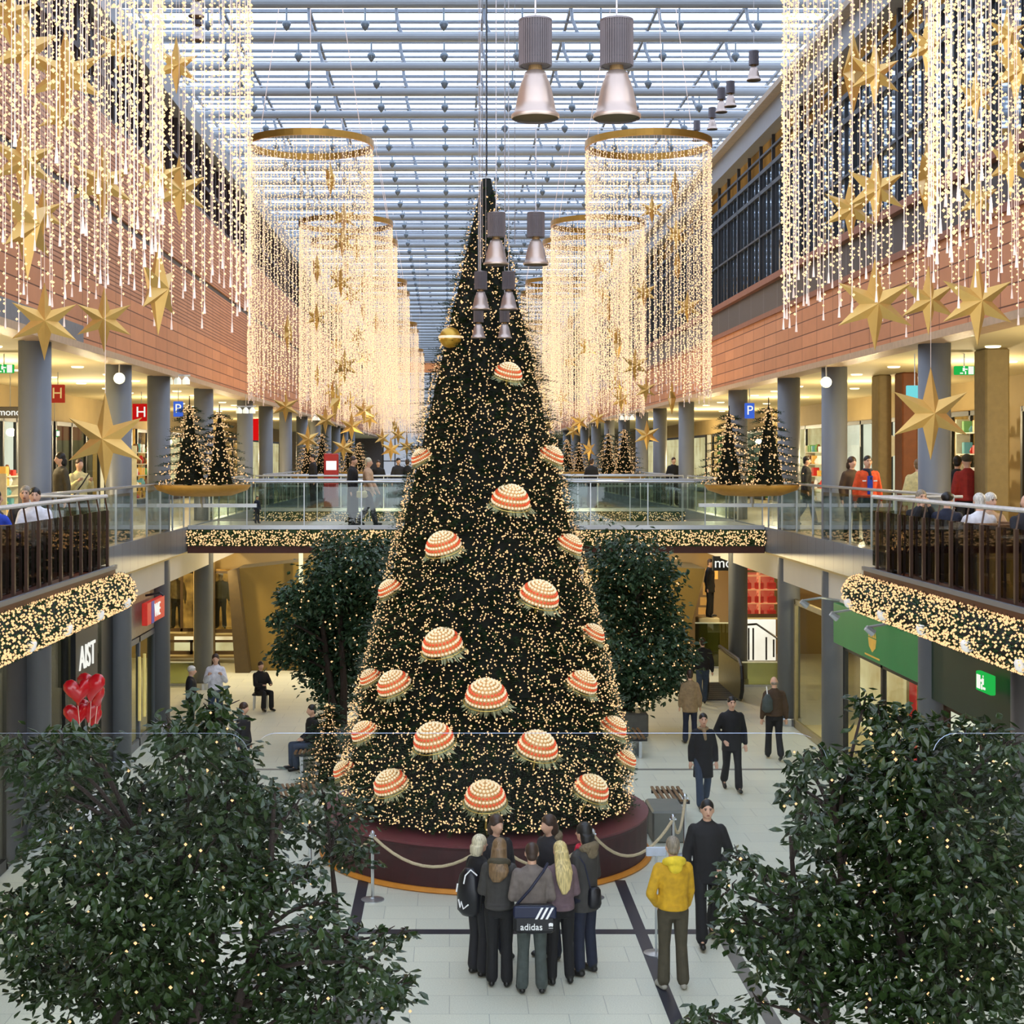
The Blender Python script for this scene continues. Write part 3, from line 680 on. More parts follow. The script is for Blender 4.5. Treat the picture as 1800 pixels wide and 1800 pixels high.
def curtain(name_side, X, d, row, n, meshes):
    global ring_me
    lab='cylinder of hanging warm light strings, %s in the %s row from the front'%(ORD[row],name_side)
    t=thing('light_curtain',lab,'light curtain',(X,d,ZR),rnd.uniform(0,1),'cylindrical light curtains')
    if ring_me is None: o=ring().build('ring',M_goldr,t); ring_me=o.data
    else: link('ring',ring_me,t)
    for k in range(3):
        a=k*2*PI/3+.4; MB().tube([(RC_*math.cos(a),RC_*math.sin(a),.05),(RC_*.55*math.cos(a),RC_*.55*math.sin(a),3.4)],.008,4).build('hanging_cable',M_wire,t)
    q=random.Random(row*7+len(name_side)); 
    if n<=100 and meshes is not SF:
        for k in range(n):
            a=2*PI*k/n+q.uniform(-.02,.02); o=link('light_string',meshes[k%len(meshes)],t,(RC_*math.cos(a),RC_*math.sin(a),-.05)); o.rotation_euler.z=q.uniform(0,6); o.scale=(1,1,q.uniform(.93,1.025))
    else:
        V=[];Fc=[];MI=[]
        for k in range(n):
            a=2*PI*k/n+q.uniform(-.03,.03); me=meshes[k%len(meshes)]; co_=np.empty(len(me.vertices)*3); me.vertices.foreach_get('co',co_); co_=co_.reshape(-1,3).copy()
            co_[:,2]*=q.uniform(.94,1.02); co_+=np.array((RC_*math.cos(a),RC_*math.sin(a),-.05)); o_=len(V); V+=co_.tolist(); Fc+=[tuple(i+o_ for i in p.vertices) for p in me.polygons]; MI+=[p.material_index for p in me.polygons]
        key=('far',n)
        if key in CURT: b=link('light_strings',CURT[key],t)
        else:
            me=bpy.data.meshes.new('light_strings'); me.from_pydata(V,[],Fc); me.materials.append(M_bulb); me.materials.append(M_wire); me.polygons.foreach_set('material_index',MI); CURT[key]=me; b=link('light_strings',me,t)
        b['kind']='stuff'
    return t
DS=[9.1,13.2,33.0,44.2,48.1,58.9,63.0,77.3,81.5,96.0,100.0]
CXL=[-3.05]*2+[-2.98]*9; CXR=[4.23]*2+[4.27]*9
for i,d in enumerate(DS):
    ms,n=(SN,78) if i<2 else ((SM,96) if i<5 else (SF,64))
    curtain('left',CXL[i],d,i,n,ms); curtain('right',CXR[i],d,i,n,ms)
# ---------------------------------------------------------------- stars
def star_mesh(R=.36, inner=.37, dep=.27):
    vs=[(0,-R*dep,0),(0,R*dep,0)]
    for k in range(12):
        a=PI/2+k*PI/6; r=R*(1.08 if k in (0,6) else 1.0) if k%2==0 else R*inner
        vs.append((r*math.cos(a),0,r*math.sin(a)))
    fs=[]
    for k in range(12):
        i,j=2+k,2+(k+1)%12; fs.append((0,j,i)); fs.append((1,i,j))
    me=bpy.data.meshes.new('star'); me.from_pydata(vs,[],fs); me.materials.append(M_gold); me.update(); return me
SME=star_mesh()
WME=MB().tube([(0,0,0),(0,0,1)],.0018,3,False).build('hanging_wire',M_wire).data
bpy.data.objects.remove(bpy.data.objects['hanging_wire'])
star_n=[0]
def star(px,py,rpx,d,rz,label,top=None,tilt=0.0):
    p=at(px,py,d); s=rpx*d/F/.36
    o=bpy.data.objects.new('gold_star',SME); C.objects.link(o); o.location=p; o.rotation_euler=(0,tilt,rz); o.scale=(s,)*3
    tag(o,label,'star','gold stars hung with the light curtains')
    wv=bpy.data.objects.new('hanging_wire',WME); C.objects.link(wv); wv.parent=o; wv.location=(0,0,.37); wv.scale=(1/s,1/s,((top or ZR)-p.z-.37*s)/s)
    return o
E=1.35 # edge-on turn
NL=[(115,132,76,12.2,.15,'large gold star facing front high inside the left near curtain'),
(45,88,80,13.5,.9,'gold star turned aside at the top left corner'),(310,115,48,14.3,.6,'small gold star high near the right side of the left near curtain'),
(48,395,92,12.6,E,'gold star seen edge-on at the left, half way up the near curtain'),(278,508,76,13.6,E,'gold star seen edge-on under the left near curtain'),
(78,565,64,12.4,.3,'leftmost gold star under the left near curtain'),(183,562,54,13.8,.1,'small front-facing gold star under the left near curtain'),
(315,335,58,13.2,.5,'gold star in the middle height at the right side of the left near curtain'),(180,322,62,14.2,.3,'gold star half hidden in the middle of the left near curtain'),
(40,285,66,13.0,.5,'gold star left of the middle in the left near curtain'),(283,312,46,12.8,.4,'small gold star beside a larger one in the middle of the left curtain'),
(105,205,46,14.0,.7,'small gold star just below the large top left star'),(210,85,42,13.4,.4,'small gold star right of the large top left star'),(75,375,42,14.1,.3,'small gold star behind the left edge-on star'),
(20,25,52,12.3,.4,'gold star cut off by the top left corner'),
(185,772,76,13.0,-.05,'large gold star hanging alone in front of the upper left column')]
NR=[(1538,535,76,12.4,.05,'large gold star under the right near curtain, leftmost of three'),(1632,528,57,13.9,.15,'smaller gold star in the middle of three under the right curtain'),
(1718,530,73,12.7,.1,'large gold star under the right near curtain, rightmost of three'),(1495,368,54,13.7,.1,'gold star low at the left of the right near curtain'),
(1540,333,62,13.0,.2,'gold star above and right of a smaller one in the right near curtain'),(1632,318,72,12.6,E-.25,'gold star seen nearly edge-on in the right near curtain'),
(1538,130,56,13.1,.3,'gold star high in the right near curtain'),(1500,128,66,13.8,E,'edge-on gold star high at the left of the right near curtain'),
(1629,82,52,13.5,.5,'gold star near the top of the right near curtain'),(1715,172,46,13.0,.3,'small gold star high towards the right edge'),
(1785,125,62,12.8,.5,'gold star cut by the right edge, upper'),(1776,288,56,13.3,.4,'gold star cut by the right edge, lower'),(1720,352,46,13.9,.3,'small gold star low towards the right edge'),
(1770,62,46,13.6,.3,'small gold star cut by the right edge near the top corner'),
(1636,727,76,13.0,.05,'large gold star hanging alone in front of the big right column')]
for a in NL+NR: star(*a)
FS=[(502,715,26,32.4,.1,'gold star low under the third left curtain, facing front'),(572,738,24,34,.5,'gold star turned aside under the third left curtain'),
(588,700,38,42.5,E,'edge-on gold star hanging low in front of the fourth left curtain'),(604,787,23,40.5,.1,'gold star just above the heads on the footbridge'),
(541,772,24,39.8,.4,'gold star in front of the far twin firs on the left'),(640,722,22,44,.3,'gold star under the fourth left curtain'),(650,735,20,45,.6,'gold star half behind another one under the fourth left curtain'),
(618,750,25,43,.3,'gold star between the two far left firs'),(687,790,20,50,.1,'small gold star above the far footbridge on the left'),(672,770,17,55,.5,'tiny gold star far down on the left'),(700,765,16,60,.2,'tiny gold star left of the Christmas tree far away'),(715,785,17,57,.4,'tiny gold star above the far handrail'),(738,802,20,52,.2,'small gold star beside the left edge of the Christmas tree'),(694,748,15,62,1.2,'tiny edge-on gold star far on the left'),
(1137,765,25,41.9,-.1,'gold star in front of the right far columns'),(1181,700,27,34,E,'edge-on gold star under the third right curtain'),(1092,702,23,43.5,.4,'gold star under the fourth right curtain, right one'),(1135,685,22,33,.3,'gold star at the lower rim of the third right curtain'),
(1018,742,20,50,.4,'small gold star above the second right fir'),(1050,735,18,52,.2,'small gold star left of the right firs'),(1007,758,17,56,.3,'tiny gold star far right of the Christmas tree'),(1035,790,20,47,.8,'gold star above the crowd on the right of the tree'),(962,748,16,60,.3,'tiny gold star touching the tree on the right'),(985,720,16,60,1.2,'tiny edge-on gold star far on the right')]
for a in FS: star(*a)
q=random.Random(5)
for side,CX in (('left',CXL),('right',CXR)):
    for i in (2,3,4):
        for k in range(8):
            d=DS[i]+q.uniform(-.8,.8); x=CX[i]+q.uniform(-.85,.85)*math.sqrt(max(0,1-((d-DS[i])/1.2)**2)); z=ZR-.8-k*.57+q.uniform(-.15,.15)
            star(VX+x*F/d,VY-(z-HC)*F/d,.34*F/d*q.uniform(.85,1.1),d,(q.uniform(-.6,.6) if k%3 else E),'gold star inside the %s %s light curtain, %s from its ring'%(ORD[i],side,ORD[k]))
# ================================================================= PENDANT LAMPS
def pendant(d,px,py_bottom,label,s=1.0,top=15.5,first=[None]):
    p=at(px,py_bottom,d)
    if first[0] is None:
        t=thing('pendant_lamp',label,'lamp',p,0,'bell pendant lamps on long cords')
        bell=[(.108,.0),(.1125,.006),(.1125,.018),(.098,.03),(.09,.07),(.078,.13),(.066,.17),(.056,.19),(.05,.215),(.03,.226)]
        MB().lathe(bell,32,cap=False).build('shade',mat('spun aluminium',(186,168,158),.32,.75,var=.06,scale=6),t,smooth=True)
        MB().lathe([(.105,.008),(.06,.04),(.02,.05)],24).build('reflector',mat('lamp inside',(70,66,40),.3,.5),t)
        h=MB(); h.m=0
        for k in range(40):
            a=2*PI*k/40; c,s_=math.cos(a),math.sin(a); h.tube([(c*.072,s_*.072,.245),(c*.072,s_*.072,.455)],.0058,4)
        h.lathe([(.066,.247),(.066,.452)],24); h.lathe([(.078,.452),(.078,.46),(.03,.468)],24); h.m=1; h.lathe([(.0735,.275),(.0735,.282)],24); h.lathe([(.0735,.42),(.0735,.426)],24)
        h.build('housing',[mat('housing grey',(112,106,110),.45,.4),M_dark],t)
        MB().lathe([(.034,.222),(.03,.248)],16).build('neck',mat('brass neck',(150,120,80),.4,.6),t)
        MB().tube([(0,0,.46),(0,0,1.0)],.004,6).build('cord',mat('cord grey',(190,185,190),.5),t)
        first[0]=t
    else: t=dup(first[0],p,0,label)
    t.scale=(s,s,s); t.location=p
    for c in t.children:
        if c.name.startswith('cord'): c.location.z=.46-.46*((top-p.z)/s-.46)/.54; c.scale=(1,1,((top-p.z)/s-.46)/.54)
    return t
dep=[7.15,13.5,18.4,23.3]
for i,(l,r,y) in enumerate([(941,1084,209),(872,942,466),(845,894,545),(841,887,595)]):
    pendant(dep[i],l,y,'brushed metal bell pendant lamp, %s of the left row down the middle'%ORD[i]); pendant(dep[i],r,y,'brushed metal bell pendant lamp, %s of the right row down the middle'%ORD[i])
for i,(px,py,d) in enumerate([(1325,142,30),(1284,188,34.5),(1268,198,36),(1252,228,40),(1225,248,44),(348,72,30),(345,30,27)]):
    pendant(d,px,py,['pale bell lamp under the right eave, nearest of five','pale bell lamp right of its neighbour under the right eave','pale bell lamp left of its neighbour under the right eave','small pale bell lamp under the right eave, second farthest','small pale bell lamp under the right eave, farthest','bell lamp high behind the left curtain, lower one','bell lamp high behind the left curtain, upper one'][i],1.25)
# heart-shaped globe lamps under the roof
gl0=MB().lathe([(.01,-.14),(.06,-.08),(.095,-.01),(.09,.04),(.05,.075),(.02,.08),(.02,.5),(.016,.54)],12).build('globe_lamp',mat('globe grey',(112,124,134),.35,.3,var=.1),smooth=True)
gl0.data.name='globe_lamp'; st=False
for r in range(26):
    for k in range(8):
        o=gl0 if not st else gl0.copy()
        if st: C.objects.link(o)
        st=True; o.location=(-5.1+k*1.66+(.0),32.45+r*DP,15.46)
        o.rotation_euler=(0,0,0); tag(o,'grey globe lamp under the roof, %s row from front, %s from left'%(ORD[r],ORD[k]),'lamp','globe lamps under the glass roof')
for i,px in enumerate((843,848,854,888,905)):
    p=at(px,200,14+i*1.7); tag(MB().tube([(p.x,p.y,8.0+i*.3),(p.x,p.y,15.5)],.004,4).build('hanging_cable',M_steel),'thin steel cable hanging from the roof, %s from the left'%ORD[i],'cable')
# ================================================================= CHRISTMAS TREE
TX,TY=.60,24.75; TZ0=.78; TZ1=10.9
def trad(z):
    h=(z-TZ0)/(TZ1-TZ0); r=2.42*(1-h)**1.02+.05
    return r*(1-.10*max(0,(.14-h)/.14)**2)
t=thing('christmas_tree','tall conical Christmas tree covered in warm fairy lights','Christmas tree',(TX,TY,0))
MB().tube([(0,0,.5),(0,0,10.6)],[.16,.02],10).build('trunk',M_bark,t)
q=random.Random(11)
core=MB(); R=[]
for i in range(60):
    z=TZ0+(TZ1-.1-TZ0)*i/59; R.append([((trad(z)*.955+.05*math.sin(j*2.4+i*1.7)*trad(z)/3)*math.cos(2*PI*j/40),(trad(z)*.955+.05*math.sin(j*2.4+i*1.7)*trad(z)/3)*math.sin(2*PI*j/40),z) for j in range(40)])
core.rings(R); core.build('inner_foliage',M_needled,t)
fo=MB()
def sprig(mb,p,out,L,q,w=.022,n=7):
    """drooping fir sprig: a flat spine with needles either side"""
    out=Vector(out).normalized(); side=out.cross(Vector((0,0,1)));
    if side.length<.01: side=Vector((1,0,0))
    side.normalize(); up=side.cross(out)
    for k in range(n):
        s=k/n; b=Vector(p)+out*L*s-Vector((0,0,1))*L*.18*s*s
        for sg in (-1,1):
            d=(out*.75+side*sg*.8+up*q.uniform(-.1,.35)).normalized(); l=L*.36*(1-.55*s); o=out*w*.5
            mb.add([b-o,b+o*1.2,b+d*l],[(0,1,2)])
N=15000
for k in range(N):
    u=q.random(); h=1-math.sqrt(1-u*.9995) if True else u; z=TZ0+(TZ1-TZ0)*h; r=trad(z); a=q.uniform(0,2*PI)
    if math.sin(a)>.35: 
        if q.random()<.55: continue
    lay=.5+.5*math.sin(z*11+math.sin(a*5)*1.2); rr=r*(.9+.07*lay)*q.uniform(.96,1.03)
    sprig(fo,(rr*math.cos(a),rr*math.sin(a),z),(math.cos(a),math.sin(a),q.uniform(-.25,.25)),q.uniform(.14,.30)*(.6+.4*min(1,r)),q,.034,5)
for k in range(700):
    h=1-math.sqrt(1-q.random()*.99); z=TZ0+.1+(TZ1-TZ0)*h; r=trad(z); a=q.uniform(PI,2*PI) if k%4 else q.uniform(0,PI)
    sprig(fo,(r*.93*math.cos(a),r*.93*math.sin(a),z),(math.cos(a),math.sin(a),q.uniform(-.1,.45)),q.uniform(.25,.42)*(.5+.5*min(1,r)),q,.03,8)
fo.build('foliage',M_needle,t)
B=[]
for k in range(22500):
    u=q.random(); h=1-math.sqrt(1-u*.9998); z=TZ0+.02+(TZ1-TZ0)*h; r=trad(z); a=q.uniform(0,2*PI)
    if q.random()>.4+.6*max(0,-math.sin(a)): continue
    rr=r*q.uniform(.99,1.035)+.035; B.append((rr*math.cos(a),rr*math.sin(a),z+q.uniform(-.03,.03)))
b=link('fairy_lights',bulbs_mesh('fl',B,.0122,M_bulbp,.35),t); b['kind']='stuff'
tag(MB().tube([(TX,TY,10.85),(TX,TY,15.5)],.012,5).build('suspension_cable',M_dark),'black cable from the treetop up to the roof','cable')
# platform
pl=thing('tree_platform','round dark maroon platform with a gold foot rim under the Christmas tree','platform',(TX-.02,24.72,0))
M_mar=mat('maroon fabric',(60,20,24),.6,var=.25,scale=6)
d_=MB().lathe([(2.58,.05),(2.58,.62),(2.60,.66),(2.56,.69),(.2,.70)],64).build('drum',M_mar,pl)
MB().lathe([(2.62,.0),(2.66,.02),(2.62,.07),(2.5,.07)],64).build('foot_rim',mat('amber rim',(190,126,44),.5,.3,emis=(190,120,40),es=.18),pl)
MB().lathe([(2.6,.665),(2.605,.70),(2.3,.705),(.5,.706)],64).build('top_edge',mat('maroon lip',(112,50,58),.5),pl)
# ornaments
ORN=[]
def orn_build():
    t=thing('light_ornament','x','ornament')
    s=MB(); s.m=0
    s.lathe([(.27,-.02),(.268,.0),(.24,.09),(.19,.17),(.11,.225),(.02,.245)],24)
    for i,(r,z) in enumerate([(.268,.0),(.262,.045),(.247,.088),(.222,.13),(.19,.168),(.148,.202),(.1,.228),(.05,.242)]):
        n=max(6,int(r*2*PI/.05)); s.m=2 if i in (1,3) else 1
        for j in range(n):
            a=2*PI*j/n+i*.3; s.ell((r*math.cos(a),r*math.sin(a),z+.005),(.021,.021,.019),6,4)
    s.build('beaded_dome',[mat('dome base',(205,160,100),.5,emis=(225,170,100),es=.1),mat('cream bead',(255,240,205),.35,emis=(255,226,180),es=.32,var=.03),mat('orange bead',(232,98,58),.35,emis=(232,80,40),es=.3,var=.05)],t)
    f=MB(); q=random.Random(3)
    for k in range(330):
        a=q.uniform(0,2*PI); r=q.uniform(.05,.27); L=q.uniform(.1,.22); p=Vector((r*math.cos(a),r*math.sin(a),-.02)); dv=Vector((math.cos(a)*.8,math.sin(a)*.8,-.7)).normalized(); sd=dv.orthogonal().normalized()*.008
        m_=p+dv*L*.6; e=m_+Vector((math.cos(a)*.5,math.sin(a)*.5,-.15))*L*.5; f.add([p-sd,p+sd,m_+sd,m_-sd,e],[(0,1,2,3),(3,2,4)])
    f.build('fringe',mat('fringe green',(176,180,138),.6,var=.4,scale=20),t)
    MB().tube([(.3*math.cos(x*PI/12),.3*math.sin(x*PI/12),-.04) for x in range(25)],.006,4).build('wire_rim',mat('gold wire',(214,186,96),.3,.6,emis=(200,170,80),es=.2),t)
    MB().tube([(0,0,-.05),(.01,0,-.3),(0,.01,-.45),(.02,0,-.55)],[.016,.012,.014,.004],6).build('stem',mat('gold stem',(190,168,84),.4,.4,emis=(190,160,70),es=.15),t)
    return t
OP=[(893,653,48,'near the top of the Christmas tree'),(742,800,30,'on the left tree edge at bridge rail height'),(968,798,44,'on the right tree edge at bridge rail height'),(897,876,66,'high on the front of the tree at bridge floor height'),(780,956,62,'left of the middle just below the bridge floor'),(1000,954,46,'on the right edge just below the bridge garland'),(686,1032,42,'on the left edge in the upper half'),(947,1045,68,'right of the middle in the upper half'),(778,1130,70,'left of the middle at half height'),(1041,1110,42,'on the right edge at half height'),(652,1187,34,'hidden behind another at the left edge'),(694,1200,60,'at the left just below half height'),(855,1220,72,'in the very middle of the tree'),(1022,1198,54,'at the right just below half height'),(641,1283,46,'on the left edge in the lower half'),(763,1296,70,'left of the middle in the lower half'),(944,1310,70,'right of the middle in the lower half'),(1077,1275,48,'on the right edge in the lower half'),(606,1350,40,'on the left edge near the bottom'),(1099,1330,36,'on the right edge near the bottom'),(688,1374,60,'in the lowest row at the left'),(853,1398,70,'in the lowest row in the middle'),(1038,1384,62,'in the lowest row at the right')]
o0=None
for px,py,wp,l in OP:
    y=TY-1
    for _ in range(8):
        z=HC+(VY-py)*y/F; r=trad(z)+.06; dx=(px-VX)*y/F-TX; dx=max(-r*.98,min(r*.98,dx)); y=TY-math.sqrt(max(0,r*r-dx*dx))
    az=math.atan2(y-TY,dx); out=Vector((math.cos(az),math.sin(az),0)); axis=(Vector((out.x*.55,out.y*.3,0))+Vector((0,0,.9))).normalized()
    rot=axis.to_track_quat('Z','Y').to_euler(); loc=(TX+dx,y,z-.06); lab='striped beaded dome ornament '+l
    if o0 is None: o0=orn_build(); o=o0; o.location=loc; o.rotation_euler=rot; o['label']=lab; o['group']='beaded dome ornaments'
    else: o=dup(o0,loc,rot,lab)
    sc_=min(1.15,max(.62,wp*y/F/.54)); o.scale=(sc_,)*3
p=at(791,594,24.2); t=thing('gold_bauble','round gold bowl shaped bauble at the upper left of the Christmas tree','ornament',p)
MB().lathe([(.02,-.16),(.1,-.13),(.17,-.05),(.18,.02),(.12,.13),(.03,.17)],20).build('shell',mat('bauble gold',(190,150,60),.3,.6,emis=(180,130,40),es=.2),t,smooth=True)
MB().lathe([(.184,-.01),(.184,.03)],20).build('band',mat('cream bead'),t)
# ================================================================= SMALL FIRS ON GOLD BOWLS
def small_fir(h,rb,seed,nb,br=.018):
    q=random.Random(seed); t=thing('small_fir','x','fir tree')
    MB().tube([(0,0,0),(0,0,h)],[.05,.01],8).build('trunk',M_bark,t)
    f=MB(); P=[]; nl=9
    for i in range(nl):
        z0=h*(.04+.88*i/nl); R0=rb*(1-i/nl*.9); nbz=int(12+R0*22)
        for j in range(nbz):
            a=2*PI*j/nbz+q.uniform(-.2,.2); L=R0*q.uniform(.75,1.08)
            for s in range(6):
                u=(s+.6)/6; r=L*u; z=z0+h*.05*(1-u)-L*.05*u*u+q.uniform(-.02,.02)
                sprig(f,(r*math.cos(a),r*math.sin(a),z),(math.cos(a)+q.uniform(-.4,.4),math.sin(a)+q.uniform(-.4,.4),q.uniform(-.1,.2)),.22,q,.045,4)
                if q.random()<.62: P.append((r*math.cos(a)+q.uniform(-.04,.04),r*math.sin(a)+q.uniform(-.04,.04),z+q.uniform(-.03,.05)))
    f.build('foliage',M_needle,t)
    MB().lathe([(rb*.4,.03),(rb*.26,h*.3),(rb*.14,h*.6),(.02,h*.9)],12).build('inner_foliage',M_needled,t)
    q.shuffle(P); b=link('fairy_lights',bulbs_mesh('fl',P[:nb],br,M_bulbp),t); b['kind']='stuff'; return t
def bowl(w,label):
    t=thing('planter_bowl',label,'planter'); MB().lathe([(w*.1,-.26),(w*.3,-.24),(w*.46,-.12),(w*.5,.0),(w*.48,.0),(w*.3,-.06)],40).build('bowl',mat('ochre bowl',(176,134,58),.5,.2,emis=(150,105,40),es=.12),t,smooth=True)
    MB().tube([(0,0,-.2),(0,0,-.5)],.05,8).build('bracket_boss',M_steel,t)
    MB().box(-1.2,1.2,-.04,.04,-.5,-.42).build('bracket_arm',M_steel,t); return t
fA=small_fir(1.98,.86,1,1100); fB=small_fir(1.80,.74,2,900)
def twin(px,pyb,d,ws,labels,X1,X2,hs=1.0,copy=True,first=False):
    p=at(px,pyb,d); bo=bowl(2.15*hs,labels[0]); bo.location=p
    A=fA if first else dup(fA,(0,0,0),rnd.uniform(0,6)); Bq=fB if first else dup(fB,(0,0,0),rnd.uniform(0,6))
    A.location=(p.x+X1*hs,d-.05,p.z-.02); Bq.location=(p.x+X2*hs,d+.1,p.z-.02); A.scale=(hs,)*3; Bq.scale=(hs,)*3
    A['label']=labels[1]; Bq['label']=labels[2]
twin(356,852,34,0,('ochre bowl planter of the twin firs on the left','taller fir with fairy lights in the left twin bowl','shorter fir with fairy lights in the left twin bowl'),-.28,.36,1,first=True)
twin(1322,852,34.5,0,('ochre bowl planter of the twin firs on the right','taller fir with fairy lights in the right twin bowl','shorter fir with fairy lights in the right twin bowl'),.36,-.5,1)
twin(552,833,58,0,('far ochre bowl planter on the left gallery','taller fir in the far left bowl','shorter fir in the far left bowl'),.35,-.3,.86)
twin(621,829,72,0,('farthest ochre bowl planter on the left','taller fir in the farthest left bowl','shorter fir in the farthest left bowl'),-.2,.3,.86)
twin(1092,833,58,0,('far ochre bowl planter on the right gallery','taller fir in the far right bowl','shorter fir in the far right bowl'),.1,-.5,.95)
twin(1006,829,72,0,('farthest ochre bowl planter on the right','taller fir in the farthest right bowl','shorter fir in the farthest right bowl'),-.3,.4,.86)
# lit bush beside the big tree
g=ground(578,1378); bz=small_fir(1.75,.55,9,700,.015); bz.location=g; bz['label']='waist-high fir cone full of fairy lights left of the Christmas tree'; bz.scale=(1.05,1.05,1)
# ================================================================= FICUS TREES
def leaf_mesh_add(V,Fc,p,d,n,L,w):
    s=d.cross(n).normalized()*w; o=len(V)
    V.extend([tuple(p),tuple(p+d*L*.3+s*.8),tuple(p+d*L*.62+s),tuple(p+d*L-n*L*.12),tuple(p+d*L*.62-s),tuple(p+d*L*.3-s*.8),tuple(p+d*L*.5-n*w*.5)])
    Fc.extend([(o,o+1,o+2,o+6),(o+6,o+2,o+3),(o+6,o+3,o+4),(o,o+6,o+4,o+5)])
def ficus(label,base,d,blobs,dens,leafL,nl,br,seed,depth=.75,stems=3,trunk_r=.07,lm=None):
    q=random.Random(seed); bx=base[0]; t=thing('ficus_tree',label,'tree',(bx,d,0))
    V=[];Fc=[]; br_=MB(); LP=[]; cen=[]
    for px,py,r in blobs:
        dd=d+q.uniform(-depth,depth); c=at(px,py,dd); c=Vector((c.x-bx,c.y-d,c.z)); R=r*d/F; cen.append((c,R))
        n=int(dens*r*r)
        for _ in range(n):
            while True:
                u=Vector((q.uniform(-1,1),q.uniform(-1,1),q.uniform(-1,1)))
                if u.length<1: break
            u=u*(.55+.45*u.length)*(q.uniform(1.1,1.45) if q.random()<.16 else 1)
            # leaves come in small hanging clumps
            p=c+Vector((u.x*R*1.05,u.y*R*.9,u.z*R)); dv=Vector((u.x*.8+q.uniform(-.7,.7),u.y*.8+q.uniform(-.7,.7),q.uniform(-.9,.35))).normalized(); nv=Vector((q.uniform(-.6,.6),q.uniform(-.6,.6),1)); nv=(nv-dv*nv.dot(dv)).normalized()
            leaf_mesh_add(V,Fc,p,dv,nv,leafL*q.uniform(.7,1.15),leafL*.29)
        for _ in range(max(1,int(n*nl))):
            u=Vector((q.uniform(-1,1),q.uniform(-1.0,-.1),q.uniform(-1,1))); LP.append(tuple(c+u*R*.8))
    # pot + stems
    MB().rbox(-.45,.45,-.45,.45,0,.55,.04).build('planter_box',mat('planter grey',(96,96,92),.6),t)
    tops=sorted(cen,key=lambda a:-a[0].z); zmax=tops[0][0].z; cx=sum(c.x for c,_ in cen)/len(cen)
    S=[]
    for k in range(stems):
        off=(k-(stems-1)/2); tx=cx+off*.35; zmax=max([c.z for c,_ in cen if abs(c.x-tx)<.45] or [max(c.z for c,_ in cen)]); pts=[Vector((off*.12,0,.5)),Vector((off*.2+(tx)*.3,q.uniform(-.1,.1),zmax*.35)),Vector((tx*.8+off*.1,q.uniform(-.15,.15),zmax*.65)),Vector((tx+q.uniform(-.1,.1),q.uniform(-.1,.1),zmax*.84))]
        S.append(pts); br_.tube(pts,[trunk_r,trunk_r*.85,trunk_r*.6,trunk_r*.2],8)
    for c,R in cen:
        best=None
        for pts in S:
            for i in range(3):
                for u in (0,.25,.5,.75):
                    s=pts[i].lerp(pts[i+1],u)
                    if s.z<c.z-.15*abs(s.x-c.x)-.1 or i==0 and u==0:
                        dd=(s-c).length
                        if best is None or dd<best[0]: best=(dd,s)
        s=best[1]; m=s.lerp(c,.5)+Vector((0,0,.06)); br_.tube([s,m,c+Vector((0,0,R*.2))],[trunk_r*.38,trunk_r*.28,.008],5)
        for _ in range(5):
            e=c+Vector((q.uniform(-1,1),q.uniform(-.8,.8),q.uniform(-.6,1)))*R*.85; br_.tube([c.lerp(m,.15),c.lerp(e,.5)+Vector((0,0,.02)),e],[.011,.007,.003],4)
    br_.build('branches',M_bark,t)
    me=bpy.data.meshes.new('foliage'); me.from_pydata(V,[],Fc); me.materials.append(lm or M_leaf); me.update(); link('foliage',me,t)
    b=link('fairy_lights',bulbs_mesh('fl',LP,br,M_bulbp),t); b['kind']='stuff'; return t
BL=[(370,1262,58),(335,1320,70),(405,1340,55),(450,1400,45),(300,1290,35),(45,1325,50),(110,1330,55),(165,1340,55),(90,1400,70),(170,1440,80),(250,1470,95),(330,1440,95),(250,1395,60),(400,1420,80),(440,1480,80),(340,1540,110),(180,1555,115),(105,1500,70),(60,1620,70),(30,1600,45),(250,1640,110),(320,1690,90),(430,1590,60),(110,1700,95),(220,1750,120),(60,1690,50),(330,1790,110),(420,1780,70),(470,1690,55),(520,1680,60),(450,1530,40),(490,1560,35),(600,1720,60),(650,1700,45),(700,1740,38),(560,1640,45),(610,1650,35),(560,1590,35),(540,1530,32),(670,1650,28),(715,1640,18),(470,1440,50),(520,1420,32),(560,1780,60),(500,1760,50),(660,1770,35),(150,1300,28)]
BL2=[(600,1440,48),(570,1400,36),(625,1500,36),(590,1490,30),(540,1460,30)]
BR=[(1520,1238,30),(1545,1265,42),(1590,1270,40),(1640,1290,45),(1700,1300,45),(1740,1290,40),(1775,1310,35),(1560,1330,62),(1620,1350,80),(1700,1370,80),(1770,1390,60),(1410,1340,30),(1450,1340,38),(1490,1370,38),(1400,1385,28),(1390,1410,22),(1470,1420,42),(1425,1440,38),(1400,1470,22),(1540,1420,62),(1500,1470,60),(1620,1440,90),(1720,1470,90),(1570,1520,90),(1680,1550,110),(1780,1520,60),(1440,1500,35),(1300,1515,34),(1340,1540,36),(1280,1570,30),(1385,1560,35),(1310,1620,45),(1360,1640,50),(1280,1640,26),(1430,1610,70),(1500,1600,80),(1600,1640,110),(1730,1650,110),(1400,1690,55),(1340,1690,34),(1470,1700,75),(1560,1750,90),(1680,1760,100),(1770,1740,60),(1420,1760,45),(1330,1765,28),(1240,1795,30),(1215,1798,18),(1280,1795,22),(1450,1560,40)]
ficus('big leafy ficus with many stems and a few fairy lights filling the lower left foreground',at(265,1700,12.4),12.4,BL,.057,.105,.011,.0135,21,.8,4,.06)
ficus('small leafy ficus top just right of the big left ficus',at(600,1500,15.5),15.5,BL2,.07,.11,.01,.013,22,.3,1,.05)
